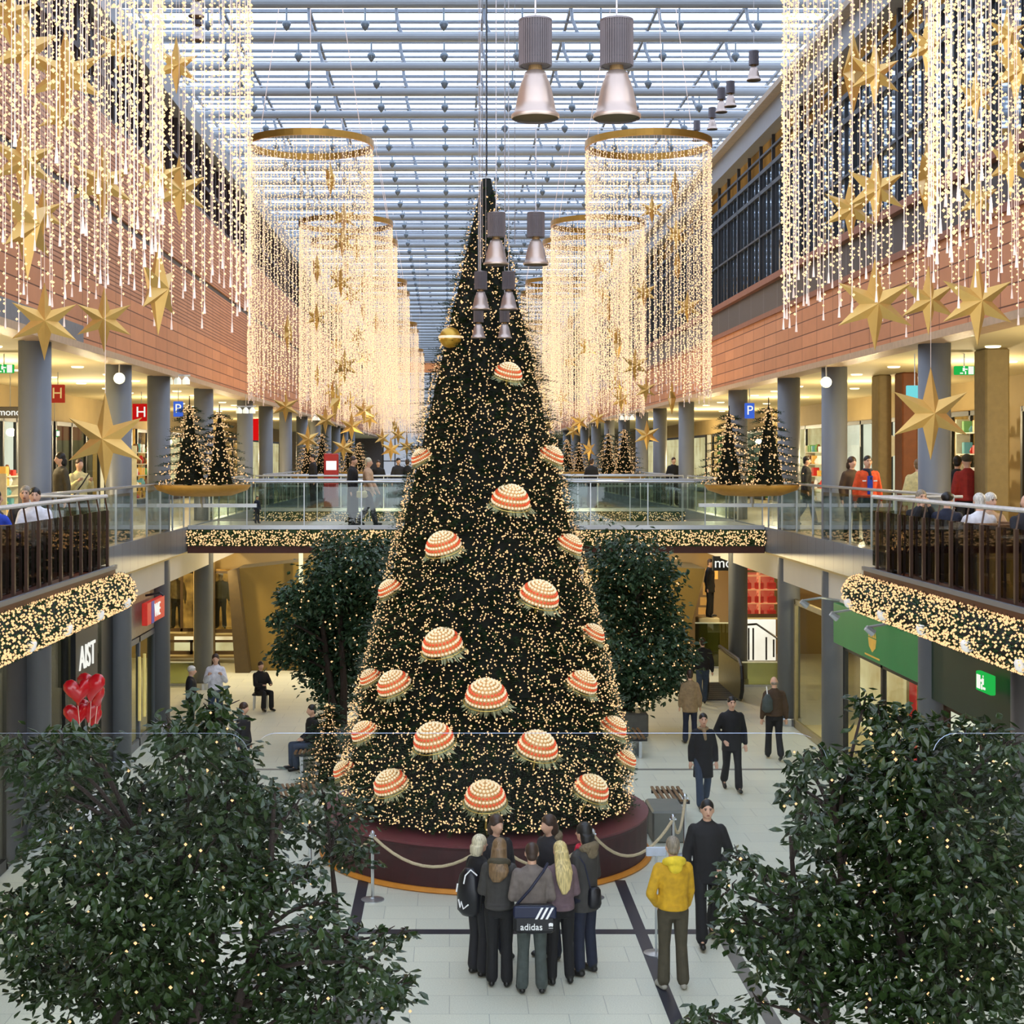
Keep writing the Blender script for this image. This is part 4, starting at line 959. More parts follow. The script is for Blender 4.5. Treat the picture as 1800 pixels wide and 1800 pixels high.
ficus('big leafy ficus with many stems and a few fairy lights filling the lower right foreground',at(1620,1700,12.4),12.4,BR,.056,.108,.012,.0135,23,.8,4,.06)
M_leaf2=mat('ficus leaf far',(50,78,52),.35,var=.5,scale=5)
ML=[(600,985,55),(640,1000,45),(570,1030,50),(520,1055,32),(620,1060,70),(560,1090,50),(525,1120,38),(600,1130,70),(650,1110,40),(500,1150,26),(560,1160,50),(620,1190,55),(580,1215,30),(490,1090,18),(505,1045,20),(660,1040,40),(670,970,30)]
MR=[(1080,985,50),(1120,990,50),(1160,1010,40),(1100,1050,75),(1060,1060,50),(1150,1070,50),(1120,1120,60),(1080,1160,50),(1150,1170,55),(1190,1150,38),(1120,1210,40),(1170,1195,30),(1075,1220,25),(1180,1110,28)]
ficus('ficus with fairy lights behind the Christmas tree on the left',at(598,1300,33.2),33.2,ML,.42,.14,.016,.02,24,.7,2,.09,M_leaf2)
ficus('ficus with fairy lights behind the Christmas tree on the right',at(1101,1290,35.0),35.0,MR,.42,.14,.024,.02,25,.7,1,.12,M_leaf2)
# ================================================================= ROPE BARRIER, BENCHES
posts=[(545,1478,22.9),(655,1466,21.9),(1042,1462,22.0),(1183,1438,22.9),(1204,1398,24.3)]
post0=None; tops=[]
for i,(px,py,d) in enumerate(posts):
    x=(px-VX)*d/F; lab='chrome rope post %s'%['left of the platform, half hidden by the ficus','in front of the platform at the left','behind the group of teenagers','right of the platform','farther back beyond the right corner of the platform'][i]
    if post0 is None:
        post0=t=thing('rope_post',lab,'rope post',(x,d,0),0,'chrome rope posts around the platform')
        MB().lathe([(.165,0),(.165,.012),(.05,.03),(.03,.04)],24).build('base',M_steel,t); MB().tube([(0,0,.03),(0,0,.93)],.024,12).build('pole',mat('chrome',(210,212,216),.15,.9,var=.03),t)
        MB().lathe([(.03,.9),(.036,.92),(.036,.96),(.02,.985),(.008,.99)],14).build('cap',mat('chrome'),t); MB().tube([(-.05,0,.91),(.05,0,.91)],.012,6).build('hook_ring',mat('chrome'),t)
    else: t=dup(post0,(x,d,0),0,lab)
    tops.append(Vector((x,d,.91)))
M_rope=mat('cream rope',(196,180,146),.8,var=.2,scale=40)
for i,(a,b,l,sag) in enumerate([(0,1,'at the left end',.36),(1,2,'across the front of the platform',.42),(2,3,'at the right front of the platform',.42),(3,4,'at the right rear',.35)]):
    A,B=tops[a],tops[b]
    if i==1: M_=Vector((.62,21.75,.91)); seg=[(A,M_),(M_,B)]
    else: seg=[(A,B)]
    pts=[]
    for s0,s1 in seg:
        for k in range(13):
            u=k/12; p=s0.lerp(s1,u); p.z-=sag*4*u*(1-u)*(1 if len(seg)==1 else 1); pts.append(p)
    tag(MB().tube(pts,.022,8).build('barrier_rope',M_rope),'cream barrier rope hanging '+l,'rope')
x=.62; t=dup(post0,(x,21.75,0),0,'chrome rope post hidden behind the teenagers in front of the platform')
A=tops[0]; tag(MB().tube([A+Vector((-1.3,.9,0)),A+Vector((-.65,.4,-.38)),A],.022,8).build('barrier_rope',M_rope),'cream barrier rope leading away behind the left ficus','rope')
def bench(px,py,d,L,W,rz,label):
    p=at(px,py,d); t=thing('bench',label,'bench',(p.x,d,0),rz)
    n=int(L/.085)
    for k in range(n): MB().rbox(-L/2+k*L/n,-L/2+k*L/n+.05,-W/2,W/2,.4,.44,.006).build('slat',mat('bench wood',(120,88,52),.5,var=.2,scale=6),t)
    MB().box(-L/2,L/2,-W/2+.1,-W/2+.16,.34,.4).build('rail',M_dark,t); MB().box(-L/2,L/2,W/2-.16,W/2-.1,.34,.4).build('rail',M_dark,t)
    for sx in (-1,1): MB().box(sx*(L/2-.15)-.03,sx*(L/2-.15)+.03,-W/2+.05,W/2-.05,0,.34).build('leg',M_steel,t)
bench(1178,1408,26.9,.55,1.1,0,'slatted wooden bench behind the right rope posts'); bench(1146,1425,26.0,.5,.6,0,'slatted wooden bench end beside the platform on the right'); bench(1112,1294,32.8,.5,1.2,0,'slatted wooden bench beyond the Christmas tree at the right ficus'); bench(520,1400,27.2,.8,1.0,.2,'slatted wooden bench left of the platform behind the ficus leaves'); bench(548,1318,31.2,.6,1.3,0,'slatted wooden bench beside the lit fir cone')
tag(MB().rbox(-.28,.28,-.5,.5,0,.52,.03).build('litter_bin',mat('bin grey',(110,112,104),.5),loc=(3.6,25.6,0)),'grey box bin between the benches on the right','bin')
# ================================================================= PEOPLE
M_skin=mat('skin',(222,176,148),.5,var=.04); M_lip=mat('lip',(150,80,72),.5,var=.05); M_eye=mat('eye dark',(30,22,20),.3,var=.02)
def cloth(name,col,r=.8): return mat('cloth '+name,col,r,var=.22,scale=14,bump=.25)
K=dict(black=cloth('black',(20,20,24)),dark=cloth('dark',(34,34,40)),navy=cloth('navy',(30,36,56)),jeans=cloth('jeans',(52,66,88)),brown=cloth('brown',(72,54,36)),olive=cloth('olive',(72,66,50)),tan=cloth('tan',(150,126,92)),beige=cloth('beige',(196,164,134)),
 yellow=cloth('yellow',(206,160,30)),yellowb=cloth('yellow bright',(236,206,50)),grey=cloth('grey',(120,110,104)),dgrey=cloth('dark grey',(62,60,58)),greyt=cloth('grey trousers',(72,80,78)),cream=cloth('cream',(222,208,150)),white=cloth('white',(226,226,232)),blue=cloth('blue',(40,70,190)),
 orange=cloth('orange',(226,84,36)),pink=cloth('pink',(216,36,70)),red=cloth('red',(140,30,24)),fur=mat('fur trim',(120,106,82),.95,var=.5,scale=60,bump=.6),mauve=cloth('mauve',(112,92,98)))
def hairm(name,col):
    m=mat(name,col,.45,var=.3,scale=1.0)
    t=m.node_tree; n=[x for x in t.nodes if x.type=='TEX_NOISE'][0]; tc=[x for x in t.nodes if x.type=='TEX_COORD'][0]
    mp=t.nodes.new('ShaderNodeMapping'); mp.inputs['Scale'].default_value=(75,75,7); t.links.new(tc.outputs['Object'],mp.inputs[0]); t.links.new(mp.outputs[0],n.inputs['Vector'])
    r=[x for x in t.nodes if x.type=='MAP_RANGE'][0]; r.inputs['From Min'].default_value=.3; r.inputs['From Max'].default_value=.7; r.inputs['To Min'].default_value=.45; r.inputs['To Max'].default_value=1.25
    return m
HC_=dict(blonde=hairm('hair blonde',(226,204,140)),lblonde=hairm('hair light blonde',(224,214,182)),dblonde=hairm('hair dark blonde',(132,104,72)),brown=hairm('hair brown',(62,42,30)),black=hairm('hair black',(18,15,15)),grey=hairm('hair grey',(150,138,120)),white=hairm('hair white',(228,224,214)))
M_shoe=mat('shoe black',(18,18,18),.35)
def person(label,px,pyf,d=None,h=1.72,rot=0.0,z=0.0,coat='black',coat_len='hip',legs='jeans',hair=('short','brown'),arms='down',pose='stand',lod=1,sh=1.0,hood=None,face=None,shoe=None,bag=None,scarf=None,cat='person',boots=False,X=None,lean=0.0):
    """feet at pixel (px,pyf); rot 0 faces the viewer, PI faces away"""
    if d is None: d=F*(HC-z)/(pyf-VY)
    x=(px-VX)*d/F if X is None else X
    t=thing('person' if cat=='person' else 'dummy',label,cat,(x,d,z),rot); s=h/1.75; t.scale=(s,s,s)
    vb=.012 if lod==0 else (.018 if lod==1 else .026)
    female=sh<1
    sit=pose=='sit'; dz=-.44 if sit else 0.0; q=random.Random(int(px*7+d*13))
    hz=.93+dz; hip=.09
    if pose=='stand': LG=[(sx,(sx*.1,-.01,.5),(sx*.115,.02,.09),(sx*.15,-.13,.04)) for sx in (-1,1)]
    elif pose=='close': LG=[(sx,(sx*.085,-.01,.5),(sx*.09,.02,.09),(sx*.11,-.13,.04)) for sx in (-1,1)]
    elif pose=='wide': LG=[(sx,(sx*.13,-.02,.5),(sx*.17,.02,.09),(sx*.2,-.13,.04)) for sx in (-1,1)]
    elif pose=='walk': LG=[(-1,(-.09,-.13,.51),(-.085,-.22,.10),(-.09,-.37,.06)),(1,(.09,.03,.49),(.085,.26,.16),(.09,.14,.045))]
    elif pose=='walkr': LG=[(1,(.09,-.13,.51),(.085,-.22,.10),(.09,-.37,.06)),(-1,(-.09,.03,.49),(-.085,.26,.16),(-.09,.14,.045))]
    else: LG=[(sx,(sx*.11,-.42,.5),(sx*.12,-.40,.09),(sx*.14,-.56,.04)) for sx in (-1,1)]
    sw=.165*sh; SZ=1.395+dz
    def arm(sx,kind):
        S=(sx*sw,.0,SZ)
        if kind=='down': return S,(sx*(sw+.075),.03,SZ-.27),(sx*(sw+.09),-.02,SZ-.52)
        if kind=='front': return S,(sx*(sw+.06),.0,SZ-.27),(sx*.09,-.21,SZ-.33)
        if kind=='pocket': return S,(sx*(sw+.11),.06,SZ-.27),(sx*(sw+.0),-.08,SZ-.44)
        if kind=='fwd': return S,(sx*(sw+.05),-.06,SZ-.27),(sx*(sw+.05),-.2,SZ-.49)
        if kind=='back': return S,(sx*(sw+.06),.13,SZ-.26),(sx*(sw+.06),.14,SZ-.52)
        if kind=='phone': return S,(sx*(sw+.08),-.05,SZ-.26),(sx*.15,-.24,SZ-.1)
        if kind=='face': return S,(sx*(sw+.02),-.16,SZ-.16),(sx*.07,-.17,SZ+.1)
        if kind=='table': return S,(sx*(sw+.07),-.14,SZ-.25),(sx*.12,-.36,SZ-.24)
    if isinstance(arms,str): arms=(arms,arms)
    A=[(sx,)+arm(sx,k) for sx,k in zip((-1,1),arms)]
    hx=Vector((0,-.02+lean,1.635+dz))
    # ---- body: one continuous surface
    b=MB()
    b.ell(hx,(.074,.092,.112),14,10); b.ell(hx+Vector((0,-.035,-.055)),(.052,.05,.05),10,6)      # skull, jaw
    b.cap(hx+Vector((0,-.088,.0)),hx+Vector((0,-.108,-.028)),.010,.016,6)                         # nose
    for sx in (-1,1): b.ell(hx+Vector((sx*.076,.005,-.01)),(.012,.02,.032),6,5)
    b.cap((0,.015,1.44+dz),hx+Vector((0,.02,-.06)),.056,.052,10)
    b.loft([(0,0,hz-.06,.13,.09),(0,0,hz+.05,.15,.1),(0,0,hz+.2,.125,.085),(0,0,hz+.38,.16,.1),(0,0,hz+.48,.16*sh+.01,.095),(0,.01,hz+.545,.07,.06)])
    for sx,Sh,El,Wr in A:
        b.cap(Sh,El,.05,.04,8); b.cap(El,Wr,.038,.026,8)
        dv=(Vector(Wr)-Vector(El)).normalized(); W=Vector(Wr); si=Vector((1,0,0)) if abs(dv.x)<.7 else Vector((0,0,1)); fr=dv.cross(si).normalized(); si=fr.cross(dv).normalized()
        b.cap(W+dv*.02,W+dv*.075,.028,.034,8)
        if lod<=1:
            for k,(L,o) in enumerate(((.062,-.030),(.072,-.010),(.066,.010),(.05,.029))):
                p0=W+dv*.09+si*o; p1=p0+dv*L*.6; p2=p1+(dv*.7+fr*.45*(1 if fr.y<0 else -1)).normalized()*L*.5
                b.tube([p0,p1,p2],[.0105,.010,.008],6)
            th=W+dv*.04+si*(-.03*sx); b.tube([th,th+(dv*.7-si*sx*.75).normalized()*.045,th+(dv-si*sx*.45).normalized()*.075],[.0125,.011,.009],6)
        else: b.cap(W+dv*.07,W+dv*.13,.026,.018,8)
    for sx,Kn,An,To in LG:
        b.cap((sx*hip,0,hz-.02),Kn,.075,.052,8); b.cap(Kn,An,.05,.03,8); b.cap(An,Vector(An).lerp(Vector(To),.7),.030,.018,8)
    ob=b.build('body',M_skin if cat=='person' else K['tan'],t); remesh(ob,vb*.75 if lod==0 else vb,1)
    # ---- trousers
    lg=MB()
    lg.loft([(0,0,hz-.1,.15,.115),(0,0,hz+.02,.17,.125),(0,0,hz+.16,.145,.11)])
    flare=.012 if boots else .02
    for sx,Kn,An,To in LG:
        lg.cap((sx*hip,0,hz-.03),Kn,.098,.07,10); a2=Vector(An)+(Vector(Kn)-Vector(An)).normalized()*.02; lg.cap(Kn,a2,.07,.052+flare*1.2,10)
    o=lg.build('trousers',K[legs],t); remesh(o,vb,2)
    # ---- shoes
    for sx,Kn,An,To in LG:
        f=MB(); A_=Vector(An); T_=Vector(To); f.cap(A_+Vector((0,.03,-.045)),T_+Vector((0,0,-.002)),.042,.04,8)
        if boots: f.cap(A_+Vector((0,.01,0)),Vector(Kn).lerp(A_,.25),.054,.066,10)
        else: f.cap(A_+Vector((0,.01,-.02)),A_+Vector((0,.0,.03)),.044,.044,8)
        o=f.build('boot' if boots else 'shoe',shoe or M_shoe,t); remesh(o,max(vb,.014),1)
    # ---- coat or jacket
    c=MB(); bot={'hip':hz+.0,'waist':hz+.1,'thigh':hz-.18,'knee':hz-.36,'long':hz-.6}[coat_len]
    if sit: bot=hz-.02
    fl=.19 if coat_len in('knee','long','thigh') else .172
    c.loft([(0,0,bot,fl,.145),(0,0,(bot+hz+.1)/2,.182,.138),(0,0,hz+.14,.168,.128),(0,0,hz+.3,.182,.138),(0,0,hz+.42,.196*sh+.01,.132),(0,.005,hz+.49,.178*sh,.112),(0,.01,hz+.535,.12,.09),(0,.02,hz+.56,.078,.07),(0,.03,hz+.585,.06,.05)],18)
    for sx,Sh,El,Wr in A:
        c.cap(Sh,El,.071,.06,10); w2=Vector(Wr)-(Vector(Wr)-Vector(El)).normalized()*.02; c.cap(El,w2,.062,.049,10)
    if coat_len in('waist','hip'): c.lathe([(.16,bot),(.178,bot+.01),(.17,bot+.06)],18)
    o=c.build('coat' if coat_len in('knee','long','thigh') else 'jacket',K[coat] if isinstance(coat,str) else coat,t); remesh(o,vb,2)
    if hood:
        hh=MB(); hh.tube([(.1*math.cos(a),.035+.09*math.sin(a)*.9,1.475+dz+.03*math.sin(a)) for a in [PI*k/8-.3 for k in range(12)]],[.03,.045,.05,.055,.058,.06,.058,.055,.05,.045,.04,.03],8); hh.ell((0,.115,1.43+dz),(.09,.05,.075),10,6)
        remesh(hh.build('hood',K[hood],t),vb,2)
    if scarf: remesh(MB().tube([(.075*math.cos(a),-.005+.075*math.sin(a),1.475+dz) for a in [PI*2*k/12 for k in range(13)]],.035,8).cap((0,-.1,1.46+dz),(.02,-.15,1.3+dz),.035,.03).build('scarf',K[scarf],t),vb,1)
    # ---- hair
    st,hcname=hair; g=MB(); c0_=hx
    if st=='short': g.ell(c0_+Vector((0,.014,.036)),(.083,.095,.094),14,9); g.ell(c0_+Vector((0,.05,-.03)),(.07,.055,.06),10,6)
    elif st=='cap': g.ell(c0_+Vector((0,.012,.045)),(.09,.104,.088),14,9); g.lathe([(.09,0),(.098,.01),(.094,.05)],16,c=tuple(c0_+Vector((0,.01,.03))))
    elif st=='bob': g.ell(c0_+Vector((0,.016,.036)),(.092,.102,.098),14,9); g.loft([(0,.05,1.50+dz,.07,.05),(0,.045,1.54+dz,.092,.072),(0,.035,1.63+dz,.094,.085)])
    elif st=='long': g.ell(c0_+Vector((0,.016,.034)),(.089,.1,.098),14,9); g.loft([(0,.15,1.14+dz,.03,.018),(-.01,.15,1.2+dz,.07,.025),(0,.15,1.3+dz,.1,.03),(.0,.148,1.4+dz,.115,.036),(0,.11,1.48+dz,.108,.055),(0,.06,1.56+dz,.098,.072),(0,.04,1.65+dz,.09,.085)])
    elif st=='wavy': g.ell(c0_+Vector((0,.026,.03)),(.09,.098,.102),14,9); g.loft([(.02,.15,1.27+dz,.05,.025),(0,.15,1.34+dz,.11,.04),(-.01,.145,1.4+dz,.125,.05),(0,.11,1.47+dz,.115,.068),(0,.06,1.55+dz,.1,.08),(0,.04,1.65+dz,.092,.088)])
    elif st=='pony': g.ell(c0_+Vector((0,.022,.028)),(.083,.092,.098),14,9); g.cap(c0_+Vector((0,.1,.0)),c0_+Vector((0,.13,-.06)),.034,.022,8)
    elif st=='bald': g.ell(c0_+Vector((0,.03,-.02)),(.082,.07,.05),12,6)
    if g.v: remesh(g.build('woolly_hat' if st=='cap' else 'hair',HC_[hcname] if hcname in HC_ else K[hcname],t),min(vb,.016),2)
    if face:
        e=MB()
        for sx in (-1,1): e.ell(hx+Vector((sx*.03,-.083,.012)),(.011,.008,.006),8,5)
        e.build('eyes',M_eye,t); MB().ell(hx+Vector((0,-.092,-.055)),(.022,.008,.007),8,5).build('mouth',M_lip,t)
        e=MB()
        for sx in (-1,1): e.box(hx.x+sx*.03-.016,hx.x+sx*.03+.016,hx.y-.093,hx.y-.08,hx.z+.026,hx.z+.033)
        e.build('eyebrows',HC_['black'],t)
    return t
def on(parent,name,mb,m,smooth=False): return mb.build(name,m,parent,smooth)
# ---- the group of teenagers in front of the tree
P3=person('person seen from behind in grey jacket and grey trousers, hair tied back',935,1745,h=1.76,rot=PI,coat='grey',coat_len='hip',legs='greyt',hair=('short','brown'),arms='front',pose='stand',lod=0)
b=thing('shoulder_bag','black shoulder bag with three white stripes worn low on the back','bag',(P3.location.x+.02,P3.location.y-.20,.93),0)
MB().rbox(-.25,.25,-.07,.07,-.16,.17,.04).build('bag_body',mat('bag black',(16,17,26),.35),b); MB().rbox(-.25,.25,-.082,-.05,.02,.17,.02).build('flap',mat('bag navy',(22,30,62),.3),b)
MB().tube([(-.22,.04,.14),(-.05,-.02,.35),(.1,.0,.55),(.16,.1,.62)],.017,6).build('strap',mat('strap navy',(24,30,56),.6),b)
s3=MB()
for k in range(3): s3.add([(-.0+k*.06,-.086,.02),(.028+k*.06,-.086,.02),(.10+k*.06,-.086,.155),(.072+k*.06,-.086,.155)],[(0,1,2,3)])
M_pw=mat('print white',(240,240,240),.5,var=.01,emis=(240,240,240),es=.15)
s3.build('stripes',M_pw,b)
text('adidas',.105,M_pw,b,(-.04,-.075,-.075),(PI/2,0,0)); 
tf=MB()
for ang in (-.6,0,.6): tf.ell((.185+.028*math.sin(ang),-.074,-.066+.022*math.cos(ang)),(.011,.003,.022),8,5)
tf.box(.16,.21,-.078,-.074,-.088,-.083); tf.build('emblem',M_pw,b)
person('person seen from behind in dark hooded jacket with long dark blonde hair',878,1733,h=1.76,rot=PI-.15,coat='dgrey',coat_len='hip',legs='black',hair=('wavy','dblonde'),arms='front',pose='close',lod=0,sh=.9,hood='olive')
P5=person('blonde person in black with a black backpack at the left of the group',842,1713,h=1.70,rot=PI-.9,coat='black',coat_len='hip',legs='dark',hair=('bob','lblonde'),arms='front',pose='close',lod=0,sh=.88)
bp=thing('backpack','black backpack with white piping and white mark on a person','bag',(P5.location.x-.12,P5.location.y-.19,1.08),-.55)
MB().loft([(0,0,-.3,.1,.06),(0,0,-.24,.16,.1),(0,0,0,.165,.11),(0,0,.18,.13,.09),(0,0,.27,.06,.05)]).build('bag_body',MATS['bag black'],bp,smooth=True)
MB().tube([(-.02,-.1,.1),(.0,-.095,.2),(.06,-.07,.27),(.12,-.02,.2)],.009,5).build('piping',M_pw,bp); MB().tube([(-.12,-.075,.08),(-.14,-.07,-.02)],.010,5).build('piping',M_pw,bp)
MB().tube([(-.10,-.088,-.1),(-.07,-.1,-.19),(-.055,-.1,-.12),(-.02,-.108,-.2),(.05,-.11,-.14)],.009,5).build('emblem',M_pw,bp)
person('person with very long blonde hair seen from behind in a mauve jacket',985,1729,h=1.70,rot=PI+.25,coat='mauve',coat_len='hip',legs='black',hair=('long','blonde'),arms='front',pose='stand',lod=0,sh=.86,boots=True)
person('dark haired person with pink scarf and fur hood, right of the group',1028,1712,h=1.84,rot=PI+.8,coat='dgrey',coat_len='thigh',legs='navy',hair=('bob','black'),arms='front',pose='stand',lod=0,sh=.9,hood='fur',scarf='pink',boots=True)
person('brown haired person behind the group at the left, mostly hidden',872,1684,h=1.80,rot=.5,coat='dark',coat_len='hip',legs='navy',hair=('bob','brown'),arms='front',pose='stand',lod=1,sh=.92)
person('dark brown haired person behind the group, turned to the left',966,1684,h=1.80,rot=-1.0,coat='dark',coat_len='hip',legs='navy',hair=('bob','brown'),arms='front',pose='stand',lod=1,sh=.9,hood='fur')
sbg=thing('shoulder_bag','small black shoulder bag at the hip of the rightmost person of the group','bag',(1.76,18.62,.98),.3); MB().loft([(0,0,-.13,.07,.05),(0,0,-.08,.09,.06),(0,0,.08,.08,.05),(0,0,.12,.05,.03)]).build('bag_body',MATS['bag black'],sbg,smooth=True); MB().tube([(-.05,0,.1),(-.13,0,.4),(-.2,.02,.5)],.01,5).build('strap',MATS['strap navy'],sbg)
# ---- yellow jacket and info stand
person('person seen from behind in a bright yellow hooded jacket and olive trousers',1183,1738,h=1.80,rot=PI+.1,coat='yellow',coat_len='hip',legs='olive',hair=('short','grey'),arms=('fwd','pocket'),pose='stand',lod=0,hood='yellowb',shoe=mat('shoe pale',(160,156,144),.6))
p=ground(1166,1690); t=thing('reading_stand','slim metal stand with a tilted clear panel in front of the person in yellow','stand',(p.x-.05,p.y+.3,0))
MB().lathe([(.16,0),(.16,.015),(.02,.03)],20).build('base',M_steel,t); MB().tube([(0,0,.02),(0,0,1.25)],.015,8).build('pole',M_steel,t); MB().rbox(-.13,.13,-.02,.0,1.24,1.36,.01).build('panel',mat('panel pale',(190,200,215),.3,emis=(200,210,225),es=.02),t)
person('person in a long black coat walking towards the viewer beside the person in yellow',1243,1658,h=1.86,rot=-.05,coat='black',coat_len='thigh',legs='black',hair=('short','black'),arms=('down','pocket'),pose='walk',lod=0,face=True)
# ---- walkers behind
person('person with short dark hair in a dark coat and jeans walking towards the viewer',1236,1420,h=1.70,rot=0,coat='black',coat_len='knee',legs='jeans',hair=('short','black'),arms='down',pose='walk',lod=1,sh=.9,face=True,scarf='tan')
person('person in black jacket and trousers walking on the right, arm swinging',1286,1390,h=1.78,rot=.05,coat='black',coat_len='thigh',legs='black',hair=('short','black'),arms=('pocket','down'),pose='walkr',lod=1,face=True)
person('bald person in a brown jacket walking away beside the right columns',1361,1336,h=1.74,rot=PI,coat='brown',coat_len='hip',legs='black',hair=('bald','grey'),arms='down',pose='walkr',lod=1)
bp=thing('backpack','small grey backpack slung over a person in a brown jacket','bag',at(1349,1232,31.9),.1); MB().loft([(0,0,-.24,.06,.05),(0,0,-.18,.12,.07),(0,0,.02,.11,.07),(0,0,.14,.04,.03)]).build('bag_body',K['greyt'],bp,smooth=True); MB().tube([(0,0,.12),(-.02,.0,.3)],.012,5).build('strap',M_pw,bp)
person('person in a tan coat walking away behind the walkers',1213,1300,d=33.9,h=1.62,rot=PI,coat='tan',coat_len='thigh',legs='navy',hair=('short','brown'),pose='stand',lod=2,sh=.92)
person('person in dark clothes walking to the escalator',1235,1240,h=1.72,rot=PI,coat='black',coat_len='hip',legs='jeans',hair=('short','brown'),pose='walk',lod=2)
person('person with a white hat and black coat on the left of the hall',336,1298,d=34.4,h=1.64,rot=1.7,coat='black',coat_len='thigh',legs='dark',hair=('cap','white'),pose='stand',lod=1)
person('person in a white jacket facing the viewer on the left of the hall',379,1295,d=35.6,h=1.76,rot=.1,coat='white',coat_len='hip',legs='jeans',hair=('long','brown'),arms='phone',pose='stand',lod=1,sh=.92)
person('person in dark clothes behind the top of the left ficus',428,1390,d=29.5,h=1.60,rot=1.2,coat='dark',coat_len='hip',legs='navy',hair=('bob','brown'),pose='stand',lod=2)
person('person in black sitting by the stair flank on the left',458,1262,d=38.5,h=1.6,rot=0.6,coat='black',coat_len='hip',legs='black',hair=('short','brown'),arms='table',pose='sit',lod=2)
sb=thing('stool','low dark stool under the person by the stair flank','stool',(at(458,1262,38.5).x,38.5,0)); MB().rbox(-.2,.2,-.18,.18,.36,.41,.02).build('seat',M_dark,sb)
for sx in (-1,1):
    for sy in (-1,1): MB().tube([(sx*.16,sy*.14,0),(sx*.15,sy*.13,.37)],.018,6).build('leg',M_steel,sb)
person('person in jeans sitting on the bench beside the lit fir cone',549,1322,d=31.2,h=1.72,rot=-1.1,coat='black',coat_len='hip',legs='jeans',hair=('short','black'),arms='front',pose='sit',lod=1)
# ---- on the footbridges
person('person in a long black coat on the near footbridge',620,926,d=38.3,h=1.74,rot=1.35,z=4.6,coat='black',coat_len='long',legs='black',hair=('short','brown'),pose='stand',lod=2)
cw=person('person in a beige coat walking arm in arm on the near footbridge',647,926,d=38.4,h=1.70,rot=PI/2-.2+.0,z=4.6,coat='beige',coat_len='thigh',legs='dark',hair=('short','lblonde'),pose='walk',lod=2,arms=('fwd','fwd'))
cb=thing('handbag','cream handbag carried on the near footbridge','bag',at(636,868,38.0)); MB().rbox(-.13,.13,-.05,.05,-.1,.07,.02).build('bag_body',K['cream'],cb); MB().tube([(-.08,0,.06),(-.04,0,.2),(.04,0,.2),(.08,0,.06)],.01,5).build('handle',K['cream'],cb)
person('person in dark jacket standing left of the red terminal',550,910,d=52.2,h=1.82,rot=-1.2,z=4.6,coat='dark',coat_len='hip',legs='navy',hair=('short','black'),pose='stand',lod=2)
for i,(px,c,hd) in enumerate([(665,'black','brown'),(700,'dark','black'),(716,'black','brown'),(1040,'black','brown'),(745,'dark','black')]):
    person('distant person in dark clothes leaning at the far footbridge rail, %s from the left'%ORD[i],px,905,d=52.4+.1*i,h=(1.62,1.7,1.66,1.68,1.6)[i],rot=(0,.5,3,2.6,1)[i],z=4.6,coat=c,coat_len='hip',legs='dark',hair=('short',hd),pose='stand',lod=2)
person('small child in navy standing on the left part of the near footbridge',452,0,d=39.8,h=.72,rot=.8,z=4.6,coat='navy',coat_len='hip',legs='dark',hair=('short','black'),pose='stand',lod=2)
# ---- right gallery
po=person('person in an orange jacket over blue on the right gallery',1525,955,d=30.0,h=1.74,rot=.05,z=4.6,coat='orange',coat_len='hip',legs='navy',hair=('short','black'),pose='walk',lod=1,face=True,scarf='navy')
MB().box(-.05,.05,-.165,-.14,1.0,1.36).build('shirt_front',K['blue'],po)
for sx in (-1,1): MB().box(sx*.11-.035,sx*.11+.035,-.152,-.13,1.25,1.275).build('chest_badge',M_pw,po)
person('person in black with brown hair just behind the orange jacket',1497,955,d=31.0,h=1.72,rot=.4,z=4.6,coat='brown',coat_len='hip',legs='dark',hair=('bob','brown'),pose='stand',lod=2)
person('dark dressed person walking between two columns on the right gallery',1417,930,d=38.6,h=1.74,rot=1.4,z=4.6,coat='black',coat_len='thigh',legs='dark',hair=('short','black'),pose='walk',lod=2)
person('dark dressed person far down the right gallery',1184,905,d=54.6,h=1.72,rot=.2,z=4.6,coat='black',coat_len='hip',legs='dark',hair=('short','brown'),pose='stand',lod=2)
person('person in a red patterned coat and green hat near the large right column',1700,1010,d=27.2,h=1.76,rot=PI,z=4.6,coat='red',coat_len='hip',legs='dark',hair=('cap','olive'),pose='stand',lod=1)
person('person in black beside the person with the green hat',1683,1010,d=27.8,h=1.74,rot=2.6,z=4.6,coat='black',coat_len='hip',legs='dark',hair=('short','black'),pose='stand',lod=2)
person('person in a light olive coat half hidden by the large right column',1614,1010,d=28.0,h=1.68,rot=2.8,z=4.6,coat='cream',coat_len='thigh',legs='dark',hair=('short','dblonde'),pose='stand',lod=2)
# ---- left gallery
person('person in a long dark coat on the left gallery beside the first column',107,1000,d=29.2,h=1.80,rot=-.9,z=4.6,coat='olive',coat_len='long',legs='dark',hair=('bob','black'),pose='stand',lod=1)
pc=person('person in a cream jacket with a dark shoulder strap on the left gallery',139,995,d=30.2,h=1.68,rot=.7,z=4.6,coat='cream',coat_len='hip',legs='brown',hair=('short','brown'),arms='phone',pose='stand',lod=1)
MB().tube([(.16,-.1,1.44),(.0,-.16,1.25),(-.17,-.12,1.02)],.014,5).build('strap',M_dark,pc)
